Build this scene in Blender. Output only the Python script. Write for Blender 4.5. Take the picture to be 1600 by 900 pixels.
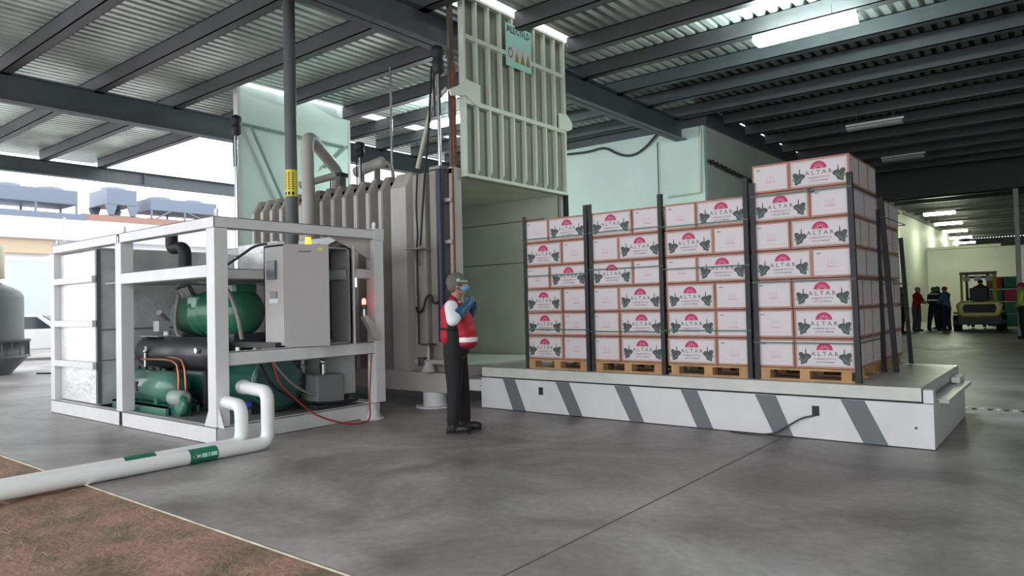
import bpy, bmesh, math, random
from mathutils import Vector, Matrix, Euler
random.seed(7)
R = math.radians
SC = bpy.context.scene
COL = SC.collection
for o in list(bpy.data.objects): bpy.data.objects.remove(o)

# ------------------------------------------------------------------ camera
cam = bpy.data.cameras.new('camera'); camo = bpy.data.objects.new('camera', cam); COL.objects.link(camo)
cam.lens = 1105/1600*36; cam.sensor_width = 36; cam.clip_end = 300
yaw, pitch, roll = R(38.557), R(1.363), R(1.341)
F = Vector((-math.sin(yaw)*math.cos(pitch), math.cos(yaw)*math.cos(pitch), math.sin(pitch)))
RT = Vector((math.cos(yaw), math.sin(yaw), 0)); DN = -RT.cross(F)
rr = RT*math.cos(roll)+DN*math.sin(roll); dd = DN*math.cos(roll)-RT*math.sin(roll)
m = Matrix((rr, -dd, -F)).transposed().to_4x4(); m.translation = (0, 0, 1.45)
camo.matrix_world = m
SC.camera = camo
# ------------------------------------------------------------------ world, exposure
w = bpy.data.worlds.new('overcast_sky'); SC.world = w; w.use_nodes = True
bg = w.node_tree.nodes['Background']; bg.inputs[0].default_value = (0.90, 0.95, 1.0, 1); bg.inputs[1].default_value = 2.3
SC.view_settings.view_transform = 'Standard'; SC.view_settings.look = 'None'
SC.view_settings.gamma = 1; SC.view_settings.use_curve_mapping = False
SC.view_settings.exposure = 0.55

# ------------------------------------------------------------------ materials
MATS = {}
def mat(name, col, rough=0.6, metal=0.0, var=0.0, scale=4.0, bump=0.0, bscale=30.0, emit=None, estr=0, alpha=None, trans=0, col2=None, coat=0, detail=5):
    if name in MATS: return MATS[name]
    m = bpy.data.materials.new(name); m.use_nodes = True; nt = m.node_tree; N = nt.nodes; L = nt.links
    p = N['Principled BSDF']; p.inputs['Roughness'].default_value = rough; p.inputs['Metallic'].default_value = metal
    p.inputs['Base Color'].default_value = (*col, 1)
    tc = N.new('ShaderNodeTexCoord')
    if var > 0 or col2:
        nz = N.new('ShaderNodeTexNoise'); nz.inputs['Scale'].default_value = scale; nz.inputs['Detail'].default_value = detail
        L.new(tc.outputs['Object'], nz.inputs['Vector'])
        cr = N.new('ShaderNodeValToRGB'); c2 = col2 or tuple(max(0, c*(1-var)) for c in col); c1 = col if col2 else tuple(min(1, c*(1+var*.6)) for c in col)
        cr.color_ramp.elements[0].position = .32; cr.color_ramp.elements[0].color = (*c2, 1)
        cr.color_ramp.elements[1].position = .68; cr.color_ramp.elements[1].color = (*c1, 1)
        L.new(nz.outputs['Fac'], cr.inputs['Fac']); L.new(cr.outputs['Color'], p.inputs['Base Color'])
    if bump > 0:
        n2 = N.new('ShaderNodeTexNoise'); n2.inputs['Scale'].default_value = bscale; n2.inputs['Detail'].default_value = 4
        L.new(tc.outputs['Object'], n2.inputs['Vector'])
        b = N.new('ShaderNodeBump'); b.inputs['Strength'].default_value = bump; b.inputs['Distance'].default_value = .02
        L.new(n2.outputs['Fac'], b.inputs['Height']); L.new(b.outputs['Normal'], p.inputs['Normal'])
    if emit: p.inputs['Emission Color'].default_value = (*emit, 1); p.inputs['Emission Strength'].default_value = estr
    if coat: p.inputs['Coat Weight'].default_value = coat
    if trans: p.inputs['Transmission Weight'].default_value = trans
    MATS[name] = m; return m

white_paint = mat('white_paint', (.655, .64, .635), .45, var=.06, scale=3)
deck_paint = mat('deck_paint', (.58, .58, .54), .35, var=.1, scale=3)
stripe_grey = mat('stripe_grey', (.13, .14, .15), .5)
beige_paint = mat('beige_paint', (.31, .285, .25), .45, var=.16, scale=2.2)
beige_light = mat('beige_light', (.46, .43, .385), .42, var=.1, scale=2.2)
door_paint = mat('door_paint', (.21, .225, .175), .5, var=.12, scale=2)
door_rib = mat('door_rib', (.66, .69, .58), .45)
inner_paint = mat('inner_paint', (.62, .65, .54), .5, var=.1, scale=1.5)
green_wall = mat('green_wall', (.70, .84, .77), .55, var=.06, scale=.8)
steel_beam = mat('steel_beam', (.085, .10, .105), .5, var=.15, scale=2)
purlin_m = mat('purlin_steel', (.075, .075, .078), .5, var=.15, scale=2)
galv = mat('galvanised_deck', (.72, .77, .72), .33, .45, var=.35, scale=.7, detail=3)
foil = mat('foil', (.70, .70, .70), .38, .45, var=.18, scale=3, bump=.55, bscale=9)
rusty = mat('rusty_red', (.34, .09, .05), .75, col2=(.16, .07, .05), scale=9)
black = mat('black_rubber', (.012, .012, .013), .55)
dark = mat('dark_steel', (.035, .035, .038), .5)
navy = mat('navy_sleeve', (.018, .02, .055), .45)
darkvessel = mat('dark_vessel', (.03, .03, .036), .35)
green_m = mat('machine_green', (.03, .16, .085), .3, coat=.3, var=.12, scale=3)
tank_green = mat('tank_green', (.075, .20, .145), .3, coat=.3, var=.1, scale=3)
teal_dark = mat('vessel_green', (.02, .10, .075), .3, coat=.3)
chrome = mat('bright_metal', (.65, .65, .65), .25, .9)
copper = mat('copper', (.45, .17, .09), .35, .8)
pvc = mat('white_pipe', (.78, .78, .76), .4)
cab = mat('cabinet_paint', (.40, .375, .365), .5)
cabi = mat('cabinet_inside', (.06, .055, .055), .6, var=.4, scale=20)
screen = mat('screen_grey', (.12, .12, .13), .3)
amber = mat('amber_lens', (.9, .42, .04), .3, emit=(1, .45, .03), estr=1.3)
redlens = mat('red_lens', (.9, .03, .03), .3, emit=(1, .06, .05), estr=9)
red_m = mat('red_hose', (.36, .02, .025), .45)
yellow = mat('yellow_label', (.75, .60, .05), .5)
labelgreen = mat('label_green', (.015, .17, .09), .5)
mint = mat('mint', (.42, .72, .62), .5)
wood = mat('pallet_wood', (.52, .30, .14), .75, col2=(.36, .19, .09), scale=6)
card = mat('cardboard', (.42, .215, .165), .8, var=.15, scale=5)
panel = mat('carton_print_white', (.66, .595, .60), .6)
pink = mat('carton_print_pink', (.50, .03, .12), .6)
pinkl = mat('carton_print_pale_pink', (.72, .42, .46), .6)
lgreen = mat('carton_print_green', (.06, .075, .066), .6)
ink = mat('carton_print_grey', (.16, .17, .17), .6)
edgeb = mat('edge_board', (.024, .022, .024), .6, var=.3, scale=5)
strapg = mat('green_strap', (.03, .11, .08), .4)
lampw = mat('lamp_lens', (.9, .95, .95), .4, emit=(.80, 1.0, .97), estr=70)
lampy = mat('lamp_lens_warm', (.95, .95, .85), .4, emit=(.92, 1.0, .72), estr=48)
lampoff = mat('lamp_lens_off', (.42, .44, .43), .35)
ext_white = mat('outdoor_render', (.80, .80, .82), .7)
ext_grey = mat('outdoor_panel', (.50, .53, .55), .6)
ext_brown = mat('outdoor_brown', (.30, .17, .13), .8)
ext_beige = mat('outdoor_beige', (.52, .40, .28), .8)
condm = mat('condenser_casing', (.15, .18, .235), .5)
tower_grey = mat('tower_grey', (.11, .12, .12), .5, var=.1, scale=2)
tower_yel = mat('tower_cream', (.55, .50, .34), .5)
carwhite = mat('car_white', (.75, .75, .75), .25, coat=.5)
carglass = mat('car_glass', (.03, .04, .045), .1)
flk_y = mat('forklift_yellow', (.58, .50, .03), .4, coat=.2)
skin = mat('skin', (.36, .18, .12), .55)
c_red = mat('vest_red', (.42, .008, .02), .7, bump=.3, bscale=20)
c_reddark = mat('vest_hem', (.28, .01, .04), .7)
c_white = mat('cloth_white', (.78, .78, .82), .8)
c_reflect = mat('reflective_band', (.90, .82, .82), .5)
c_black = mat('cloth_black', (.010, .009, .010), .85, bump=.3, bscale=14)
c_blue = mat('glove_blue', (.015, .09, .17), .35, bump=.4, bscale=40)
c_net = mat('hair_net', (.13, .115, .115), .8, bump=.5, bscale=90)
c_mask = mat('mask_blue', (.16, .33, .50), .6)
c_navy = mat('cloth_navy', (.012, .02, .035), .85)
c_bluegrey = mat('cloth_bluegrey', (.06, .12, .19), .85)
c_green = mat('cap_green', (.02, .28, .12), .8)
c_tan = mat('cloth_tan', (.35, .31, .24), .85)
c_grey = mat('cloth_grey', (.08, .09, .09), .85)
c_hiviz = mat('cloth_hiviz', (.45, .65, .1), .7)
crate_g = mat('crate_green', (.02, .17, .11), .6)
crate_r = mat('crate_red', (.42, .03, .06), .6)

# floor: concrete with stains
def floor_mat():
    m = bpy.data.materials.new('concrete'); m.use_nodes = True; N = m.node_tree.nodes; L = m.node_tree.links
    p = N['Principled BSDF']; tc = N.new('ShaderNodeTexCoord')
    n1 = N.new('ShaderNodeTexNoise'); n1.inputs['Scale'].default_value = .7; n1.inputs['Detail'].default_value = 9; n1.inputs['Roughness'].default_value = .6; n1.inputs['Distortion'].default_value = .6
    n2 = N.new('ShaderNodeTexNoise'); n2.inputs['Scale'].default_value = 14; n2.inputs['Detail'].default_value = 6
    for n in (n1, n2): L.new(tc.outputs['Object'], n.inputs['Vector'])
    cr = N.new('ShaderNodeValToRGB'); cr.color_ramp.elements[0].position = .34; cr.color_ramp.elements[0].color = (.165, .146, .14, 1)
    cr.color_ramp.elements[1].position = .66; cr.color_ramp.elements[1].color = (.43, .40, .38, 1)
    L.new(n1.outputs['Fac'], cr.inputs['Fac'])
    mx = N.new('ShaderNodeMixRGB'); mx.blend_type = 'OVERLAY'; mx.inputs[0].default_value = .25
    L.new(cr.outputs['Color'], mx.inputs[1]); L.new(n2.outputs['Fac'], mx.inputs[2]); L.new(mx.outputs[0], p.inputs['Base Color'])
    rr = N.new('ShaderNodeMapRange'); rr.inputs['To Min'].default_value = .3; rr.inputs['To Max'].default_value = .62
    L.new(n1.outputs['Fac'], rr.inputs['Value']); L.new(rr.outputs[0], p.inputs['Roughness'])
    p.inputs['Specular IOR Level'].default_value = .4
    return m
concrete = floor_mat()
def soil_mat():
    m = bpy.data.materials.new('soil'); m.use_nodes = True; N = m.node_tree.nodes; L = m.node_tree.links
    p = N['Principled BSDF']; tc = N.new('ShaderNodeTexCoord'); p.inputs['Roughness'].default_value = .95
    n1 = N.new('ShaderNodeTexNoise'); n1.inputs['Scale'].default_value = 3.2; n1.inputs['Detail'].default_value = 8
    n2 = N.new('ShaderNodeTexNoise'); n2.inputs['Scale'].default_value = 22; n2.inputs['Detail'].default_value = 6
    for n in (n1, n2): L.new(tc.outputs['Object'], n.inputs['Vector'])
    cr = N.new('ShaderNodeValToRGB'); e = cr.color_ramp.elements
    e[0].position = .35; e[0].color = (.17, .125, .075, 1); e[1].position = .58; e[1].color = (.32, .185, .13, 1)
    L.new(n1.outputs['Fac'], cr.inputs['Fac'])
    mx = N.new('ShaderNodeMixRGB'); mx.blend_type = 'OVERLAY'; mx.inputs[0].default_value = .45
    L.new(cr.outputs['Color'], mx.inputs[1]); L.new(n2.outputs['Fac'], mx.inputs[2]); L.new(mx.outputs[0], p.inputs['Base Color'])
    b = N.new('ShaderNodeBump'); b.inputs['Strength'].default_value = .6; b.inputs['Distance'].default_value = .03
    L.new(n2.outputs['Fac'], b.inputs['Height']); L.new(b.outputs['Normal'], p.inputs['Normal'])
    return m
soil = soil_mat()

# ------------------------------------------------------------------ mesh builder
def tag(o, label=None, cat=None, group=None, kind=None):
    if label: o['label'] = label
    if cat: o['category'] = cat
    if group: o['group'] = group
    if kind: o['kind'] = kind
    return o
WL = {}
def wloc(o):
    v = Vector((0, 0, 0))
    while o is not None:
        v += Vector(WL.get(o.name, (0, 0, 0))); o = o.parent
    return v
def thing(name, label, cat, loc=(0, 0, 0), rz=0, group=None, kind=None):
    o = bpy.data.objects.new(name, None); COL.objects.link(o); o.location = loc; o.rotation_euler = (0, 0, rz)
    o.empty_display_size = .1
    WL[o.name] = tuple(loc)
    return tag(o, label, cat, group, kind)

class MB:
    def __init__(s): s.v = []; s.f = []; s.mi = []; s.sm = []; s.mats = []
    def _m(s, m):
        if m is None: return 0
        if m not in s.mats: s.mats.append(m)
        return s.mats.index(m)
    def add(s, vs, fs, m=None, smooth=False):
        b = len(s.v); s.v += [tuple(v) for v in vs]
        k = s._m(m)
        for f in fs: s.f.append(tuple(b+i for i in f)); s.mi.append(k); s.sm.append(smooth)
        return s
    def box(s, x0, x1, y0, y1, z0, z1, m=None, M=None):
        x0, x1 = sorted((x0, x1)); y0, y1 = sorted((y0, y1)); z0, z1 = sorted((z0, z1))
        vs = [Vector(p) for p in ((x0, y0, z0), (x1, y0, z0), (x1, y1, z0), (x0, y1, z0), (x0, y0, z1), (x1, y0, z1), (x1, y1, z1), (x0, y1, z1))]
        if M: vs = [M @ v for v in vs]
        return s.add(vs, [(0, 3, 2, 1), (4, 5, 6, 7), (0, 1, 5, 4), (1, 2, 6, 5), (2, 3, 7, 6), (3, 0, 4, 7)], m)
    def cyl(s, p, q, r, r2=None, n=20, m=None, smooth=True, caps=True):
        p, q = Vector(p), Vector(q); r2 = r if r2 is None else r2
        d = (q-p).normalized(); a = d.orthogonal().normalized(); b = d.cross(a)
        vs = []
        for c, rad in ((p, r), (q, r2)):
            for i in range(n):
                t = 2*math.pi*i/n; vs.append(c+rad*(a*math.cos(t)+b*math.sin(t)))
        fs = [(i, (i+1) % n, n+(i+1) % n, n+i) for i in range(n)]
        s.add(vs, fs, m, smooth)
        if caps:
            s.add(vs, [tuple(range(n-1, -1, -1)), tuple(range(n, 2*n))], m, False)
        return s
    def lathe(s, p, d, prof, n=28, m=None, sx=1.0):
        # prof: list (t along axis, radius)
        p = Vector(p); d = Vector(d).normalized(); a = d.orthogonal().normalized(); b = d.cross(a)
        vs = []
        for t, rad in prof:
            for i in range(n):
                u = 2*math.pi*i/n; vs.append(p+d*t+max(rad, .0005)*(a*math.cos(u)+b*math.sin(u)))
        fs = []
        for k in range(len(prof)-1):
            for i in range(n): fs.append((k*n+i, k*n+(i+1) % n, (k+1)*n+(i+1) % n, (k+1)*n+i))
        s.add(vs, fs, m, True)
        s.add(vs[:n], [tuple(range(n-1, -1, -1))], m); s.add(vs[-n:], [tuple(range(n))], m)
        return s
    def tube(s, pts, r, n=10, m=None, smoothpath=0, rads=None):
        P = [Vector(p) for p in pts]
        for _ in range(smoothpath):
            Q = [P[0]]
            for i in range(len(P)-1):
                Q.append(P[i]*.75+P[i+1]*.25); Q.append(P[i]*.25+P[i+1]*.75)
            Q.append(P[-1]); P = Q
        vs = []; a = None
        for i, p in enumerate(P):
            d = (P[min(i+1, len(P)-1)]-P[max(i-1, 0)]).normalized()
            if a is None: a = d.orthogonal().normalized()
            a = (a-d*a.dot(d)).normalized(); b = d.cross(a)
            rad = r if rads is None else rads[i]
            for k in range(n):
                t = 2*math.pi*k/n; vs.append(p+rad*(a*math.cos(t)+b*math.sin(t)))
        fs = []
        for i in range(len(P)-1):
            for k in range(n): fs.append((i*n+k, i*n+(k+1) % n, (i+1)*n+(k+1) % n, (i+1)*n+k))
        s.add(vs, fs, m, True)
        s.add(vs[:n], [tuple(range(n-1, -1, -1))], m); s.add(vs[-n:], [tuple(range(n))], m)
        return s
    def bend(s, pts, r, bendr=.15, n=14, m=None):
        # pipe with rounded corners
        P = [Vector(p) for p in pts]; out = [P[0]]
        for i in range(1, len(P)-1):
            a = (P[i-1]-P[i]); b = (P[i+1]-P[i]); br = min(bendr, a.length*.49, b.length*.49)
            a.normalize(); b.normalize(); s0 = P[i]+a*br; s1 = P[i]+b*br
            for k in range(7):
                t = k/6; out.append(s0*(1-t)**2+P[i]*2*t*(1-t)+s1*t*t)
        out.append(P[-1]); return s.tube(out, r, n, m)
    def sphere(s, c, r, m=None, nu=16, nv=10, sc=(1, 1, 1), M=None):
        vs = []; c = Vector(c)
        for j in range(nv+1):
            th = math.pi*j/nv
            for i in range(nu):
                ph = 2*math.pi*i/nu
                v = Vector((r*sc[0]*math.sin(th)*math.cos(ph), r*sc[1]*math.sin(th)*math.sin(ph), r*sc[2]*math.cos(th)))
                if M: v = M @ v
                vs.append(c+v)
        fs = [(j*nu+i, (j+1)*nu+i, (j+1)*nu+(i+1) % nu, j*nu+(i+1) % nu) for j in range(nv) for i in range(nu)]
        return s.add(vs, fs, m, True)
    def prism(s, poly, fn, d0, d1, m=None):
        # poly 2D list, fn(u, v, d) -> 3D
        n = len(poly); vs = [fn(u, v, d0) for u, v in poly]+[fn(u, v, d1) for u, v in poly]
        fs = [tuple(range(n-1, -1, -1)), tuple(range(n, 2*n))]+[(i, (i+1) % n, n+(i+1) % n, n+i) for i in range(n)]
        return s.add(vs, fs, m)
    def text(s, txt, size, fn, m, bold=0, align='CENTER', extr=.0012, sx=1.0):
        cu = bpy.data.curves.new('t', 'FONT'); cu.body = txt; cu.size = size; cu.align_x = align; cu.resolution_u = 1; cu.offset = bold
        ob = bpy.data.objects.new('t', cu); COL.objects.link(ob)
        me = bpy.data.meshes.new_from_object(ob.evaluated_get(bpy.context.evaluated_depsgraph_get()))
        s.add([fn(v.co.x*sx, v.co.y, extr) for v in me.vertices], [tuple(p.vertices) for p in me.polygons], m)
        bpy.data.objects.remove(ob); bpy.data.curves.remove(cu); bpy.data.meshes.remove(me)
        return s
    def build(s, name, m=None, parent=None, bevel=0, world=True, fixn=True):
        me = bpy.data.meshes.new(name)
        off = wloc(parent) if (parent is not None and world) else Vector((0, 0, 0))
        me.from_pydata([tuple(Vector(v)-off) for v in s.v], [], s.f)
        if m is not None:
            base = m
            if s.mats:
                for mm in s.mats: me.materials.append(mm)
            else: me.materials.append(base)
        else:
            for mm in s.mats: me.materials.append(mm)
        for i, p in enumerate(me.polygons):
            p.material_index = s.mi[i] if s.mats else 0; p.use_smooth = s.sm[i]
        if fixn:
            bm = bmesh.new(); bm.from_mesh(me); bmesh.ops.recalc_face_normals(bm, faces=bm.faces); bm.to_mesh(me); bm.free()
        ob = bpy.data.objects.new(name, me); COL.objects.link(ob)
        if parent is not None: ob.parent = parent
        if bevel:
            b = ob.modifiers.new('bevel', 'BEVEL'); b.width = bevel; b.segments = 2; b.limit_method = 'ANGLE'; b.angle_limit = R(40)
        return ob
def box(name, m, parent, *a, bevel=0.006): return MB().box(*a).build(name, m, parent, bevel)
def struct(name, mb, m=None, bevel=0): return tag(mb.build(name, m, None, bevel), kind='structure')
def copy_tree(o, parent=None):
    c = o.copy(); COL.objects.link(c)
    if parent is not None: c.parent = parent
    for ch in list(o.children): copy_tree(ch, c)
    return c

# ================================================================== SETTING
fl = MB(); fl.add([(-60, 2.47, 0), (9, 2.47, 0), (9, 75, 0), (-60, 75, 0)], [(0, 1, 2, 3)])
fl.add([(-60, 2.47, 0), (9, 2.47, 0), (9, 2.47, -.2), (-60, 2.47, -.2)], [(0, 3, 2, 1)])
struct('floor', fl, concrete)
# expansion joint + pale kerb line at soil edge
struct('trim_1', MB().box(-2.452, -2.44, 2.47, 7.5, -.01, .001), mat('joint_fill', (.09, .085, .08), .9))
struct('trim_2', MB().box(-14, 1, 2.462, 2.475, -.1, .001), mat('kerb_edge', (.27, .235, .18), .8, var=.3, scale=8))
# soil ground
nx, ny = 150, 60; vs = []; fs = []
from mathutils import noise
for j in range(ny+1):
    for i in range(nx+1):
        x = -22+30*i/nx; y = -6+8.45*j/ny
        e = min(1, (2.45-y)/.5)
        z = -.004-.03*e+.045*e*noise.noise(Vector((x*2.3, y*2.3, 0)))+.03*e*noise.noise(Vector((x*7, y*7, 3)))
        vs.append((x, y, z))
for j in range(ny):
    for i in range(nx): a = j*(nx+1)+i; fs.append((a, a+1, a+nx+2, a+nx+1))
sg = MB().add(vs, fs, None, True); struct('ground', sg, soil)

st = MB(); rs = random.Random(3)
for i in range(420):
    x, y = rs.uniform(-9, -1.5), rs.uniform(-.2, 2.35); a = rs.uniform(0, 6.28); L_ = rs.uniform(.03, .11)
    st.tube([(x, y, -.005), (x+L_*.5*math.cos(a), y+L_*.5*math.sin(a), .012+rs.uniform(0, .015)), (x+L_*math.cos(a), y+L_*math.sin(a), .0)], .0025, 4)
tag(st.build('dry_grass', mat('dry_stalk', (.36, .27, .17), .9)), 'scattered dry grass stalks lying on the brown soil', 'dry grass', None, 'stuff')
ZD = 6.05   # roof deck underside
def deck(name, x0, x1, y0, y1, m=None):
    pitch_ = .2; prof = []
    x = x0
    while x < x1-.01:
        prof += [(x, 0), (x+.105, 0), (x+.115, .09), (x+.19, .09)]; x += pitch_
    prof.append((x, 0)); n = len(prof)
    vs = [(p[0], y0, ZD+p[1]) for p in prof]+[(p[0], y1, ZD+p[1]) for p in prof]
    fs = [(i, i+1, n+i+1, n+i) for i in range(n-1)]
    mb = MB().add(vs, fs); mb.add([(v[0], v[1], v[2]+.075) for v in vs], fs)
    return struct(name, mb, m or galv)
deck('ceiling', -23.3, -14.9, -3, 8.9)
deck('ceiling', -14.9, -13.3, -3, 8.9)
deck('ceiling', -15.5, -13.3, 8.9, 17.5)
deck('ceiling', -13.3, -7.3, -3, 7.55)
deck('ceiling', -12.9, -7.3, 7.55, 17.5)
deck('ceiling', -7.3, -6.7, -3, 7.5)
deck('ceiling', -7.3, -6.7, 10.5, 17.5)
deck('ceiling', -6.7, 9, -3, 13.6)
deck('ceiling', -6.7, 9, 13.6, 70, mat('shaded_deck', (.13, .15, .135), .6, var=.3, scale=.7))  # far deck: the deep hall's shade is put into a darker colour copy
def ibeam_y(name, X, y0, y1, z0, z1, wd=.2, m=steel_beam):
    mb = MB(); mb.box(X-wd/2, X+wd/2, y0, y1, z0, z0+.02); mb.box(X-wd/2, X+wd/2, y0, y1, z1-.02, z1); mb.box(X-.012, X+.012, y0, y1, z0, z1)
    y = y0+1
    while y < y1: mb.box(X-wd/2+.01, X+wd/2-.01, y-.006, y+.006, z0, z1); y += 6
    return struct(name, mb, m)
ibeam_y('trim_3', -22.5, -3, 30, 5.40, 5.80, .24)
ibeam_y('trim_4', -14.85, -3, 30, 5.30, 5.80, .26)
ibeam_y('trim_5', -7.38, -3, 16, 5.34, 5.80, .3)
ibeam_y('trim_6', .2, -3, 28, 5.34, 5.80, .3)
# C-section purlins along X
k = 7
ys = [4.18-1.5*i for i in range(4, 0, -1)]+[4.18, 5.72, 7.25, 8.75, 10.25, 11.55, 12.9, 14.2, 15.6, 17, 18.5, 20, 21.5, 23, 24.5, 26, 27.5]+[31+1.8*i for i in range(20)]
for y in ys:
    x0 = -22.5 if y < 9 else (-14.9 if y < 17 else -6.7)
    segs = [(x0, 9)]
    if 7.5 < y < 10.5: segs = ([(x0, -14.85)] if y < 9 else [])+[(-13.3 if False else -12.95, -7.15), (-6.75, 9)]
    for a, b in segs:
        mb = MB(); mb.box(a, b, y-.06, y-.045, 5.78, ZD); mb.box(a, b, y-.06, y+.11, 5.78, 5.795); mb.box(a, b, y-.06, y+.11, ZD-.015, ZD); mb.box(a, b, y+.10, y+.11, 5.78, 5.82)
        struct('trim_%d' % k, mb, purlin_m if y < 12 or y > 16 else steel_beam); k += 1
# hall walls
struct('wall_back', MB().box(-14.8, -6.81, 16, 16.15, 0, 5.62).box(-14.8, -6.81, 15.97, 16.15, 5.62, 5.80, steel_beam) if False else MB().box(-14.8, -6.81, 16, 16.15, 0, 5.62), green_wall)
struct('trim_%d' % k, MB().box(-14.8, -6.72, 15.98, 16.14, 5.62, 6.03), steel_beam); k += 1
struct('wall_left', MB().box(-6.96, -6.81, 16.15, 70, 0, 5.62), mat('pale_wall', (.60, .64, .56), .6, var=.08, scale=.6))
struct('trim_%d' % k, MB().box(-7.0, -6.72, 16.15, 70, 5.62, 6.03), steel_beam); k += 1
struct('wall_far', MB().box(-6.81, -2.1, 48, 48.15, 0, 4.1).box(-6.81, -3.2, 47.9, 48.2, 4.1, 4.25), mat('far_wall', (.66, .67, .59), .7, var=.12, scale=.5))
struct('wall_end', MB().box(-8, 9, 70, 70.2, 0, 6.05), mat('end_wall', (.10, .12, .10), .8))
struct('wall_right', MB().box(9, 9.2, -3, 70, 0, 6.05), mat('right_wall', (.40, .46, .42), .8))
struct('wall_far', MB().box(-1.9, 9, 46, 46.2, 0, 6.05), mat('grey_far_wall', (.30, .33, .30), .8))
# dark drop header across the hall + pale soffit behind it
struct('trim_%d' % k, MB().box(-6.8, 9, 28.6, 28.8, 4.95, 6.04), mat('header_dark', (.05, .06, .055), .7)); k += 1
struct('trim_%d' % k, MB().box(-6.8, -5.7, 28.9, 34, 4.95, 5.05), green_wall); k += 1
# standing slab of insulated panels behind the chamber
wp = thing('insulated_wall_panel', 'tall pale green insulated wall slab standing behind the chamber left end', 'wall panel', (-13.1, 7.7, 0))
MB().box(-13.2, -13.08, 7.7, 10.45, 0, 6.03).build('panel_core', green_wall, wp)
MB().box(-13.21, -13.06, 7.66, 7.72, 0, 6.03).box(-13.21, -13.06, 10.43, 10.49, 0, 6.03).build('edge_trim', white_paint, wp)
MB().tube([(-13.0, 7.7, 5.22), (-13.0, 10.35, 5.16)], .03).tube([(-12.98, 7.9, 5.2), (-12.98, 8.75, 3.5)], .03).tube([(-12.98, 10.3, 5.16), (-12.98, 9.7, 4.6)], .03).build('brace', mat('brace_grey', (.25, .33, .30), .5), wp)
# conduits on green wall
cb = MB().tube([(-11.0, 15.93, 5.52), (-10.7, 15.93, 5.50), (-10.0, 15.93, 5.45), (-9.5, 15.93, 5.52), (-9.1, 15.93, 5.25), (-8.7, 15.93, 5.15), (-8.35, 15.93, 5.28), (-8.0, 15.93, 5.58)], .03, 8, None, 2)
tag(cb.build('cable', dark), 'dark cable sagging along the top of the pale green wall', 'cable')
cb = MB().tube([(-8.0, 15.96, 5.4), (-8.0, 15.96, .3)], .012, 6)
tag(cb.build('conduit', dark), 'thin dark vertical conduit down the pale green wall', 'conduit')
cb = MB().tube([(-7.75, 15.95, 4.02), (-6.9, 15.95, 4.02), (-6.86, 15.95, 5.6)], .03, 8)
tag(cb.build('conduit', door_rib), 'pale pipe turning up beside the corner of the green wall', 'conduit')
cb = MB().tube([(-6.75, 16.1, 4.78), (-6.75, 19.5, 4.6)], .035, 8)
for i in range(12): cb.sphere((-6.74, 16.3+i*.27, 4.77-i*.0145), .06, None, 8, 6)
tag(cb.build('cable_bundle', dark), 'lumpy dark cable bundle running along the receding wall above the cartons', 'cable')
# slim column far right
fc = thing('steel_column', 'slim grey steel column at the far right edge of the hall', 'column', (-1.42, 29, 0))
MB().box(-1.54, -1.52, 28.9, 29.06, .02, 4.94).box(-1.42, -1.40, 28.9, 29.06, .02, 4.94).box(-1.53, -1.41, 28.97, 28.99, .02, 4.94).build('shaft', mat('column_grey', (.42, .45, .43), .5), fc)
MB().box(-1.6, -1.25, 28.83, 29.17, 0, .02).build('base_plate', steel_beam, fc)

# ------------------------------------------------------------------ ceiling lamps
def lamp(x, y, z, label, lens, L=1.3, wd=.24, grp=None):
    t = thing('ceiling_light', label, 'ceiling light', (x, y, z), 0, grp)
    MB().box(x-L/2, x+L/2, y-wd*.22, y+wd*.22, z+.055, z+.10).build('housing', white_paint, t)
    MB().prism([(wd/2*math.cos(a_), .05*math.sin(a_)) for a_ in [i*math.pi/8 for i in range(16)]], lambda u, v, d: (x+d, y+u, z+v), -L/2+.03, L/2-.03).build('diffuser', lens, t)
    for q_ in (-.4, .4): MB().cyl((x+q_, y, z+.1), (x+q_, y, 5.8), .008).build('hanger', steel_beam, t)
    return t
lamp(-3.1, 11.15, 5.5, 'big lit white fluorescent light hanging nearest, above the carton stacks', lampw, 1.5, .40)
lamp(-3.6, 18.45, 5.5, 'unlit pale fluorescent light nearer the camera of the two dark ones', lampoff, 1.25, .3)
lamp(-3.85, 23.45, 5.5, 'unlit pale fluorescent light farther back, by the dark header', lampoff, 1.15, .3)
lamp(-10.6, 11.3, 5.5, 'lit fluorescent light seen left of the raised chamber door', lampw, 1.2, .3)
for i, (y, n) in enumerate(((38.5, 'nearest lit light of the row of five in the far bay'), (44.3, 'second nearest lit light of the row in the far bay'), (50, 'third lit light of the row in the far bay'), (56, 'fourth lit light of the row in the far bay'), (62, 'farthest lit light of the row in the far bay'))):
    lamp(-4.9-.06*(y-38.5), y, 5.25, n, lampy, 1.3, .4, 'row of lit lights in the far bay')

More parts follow.
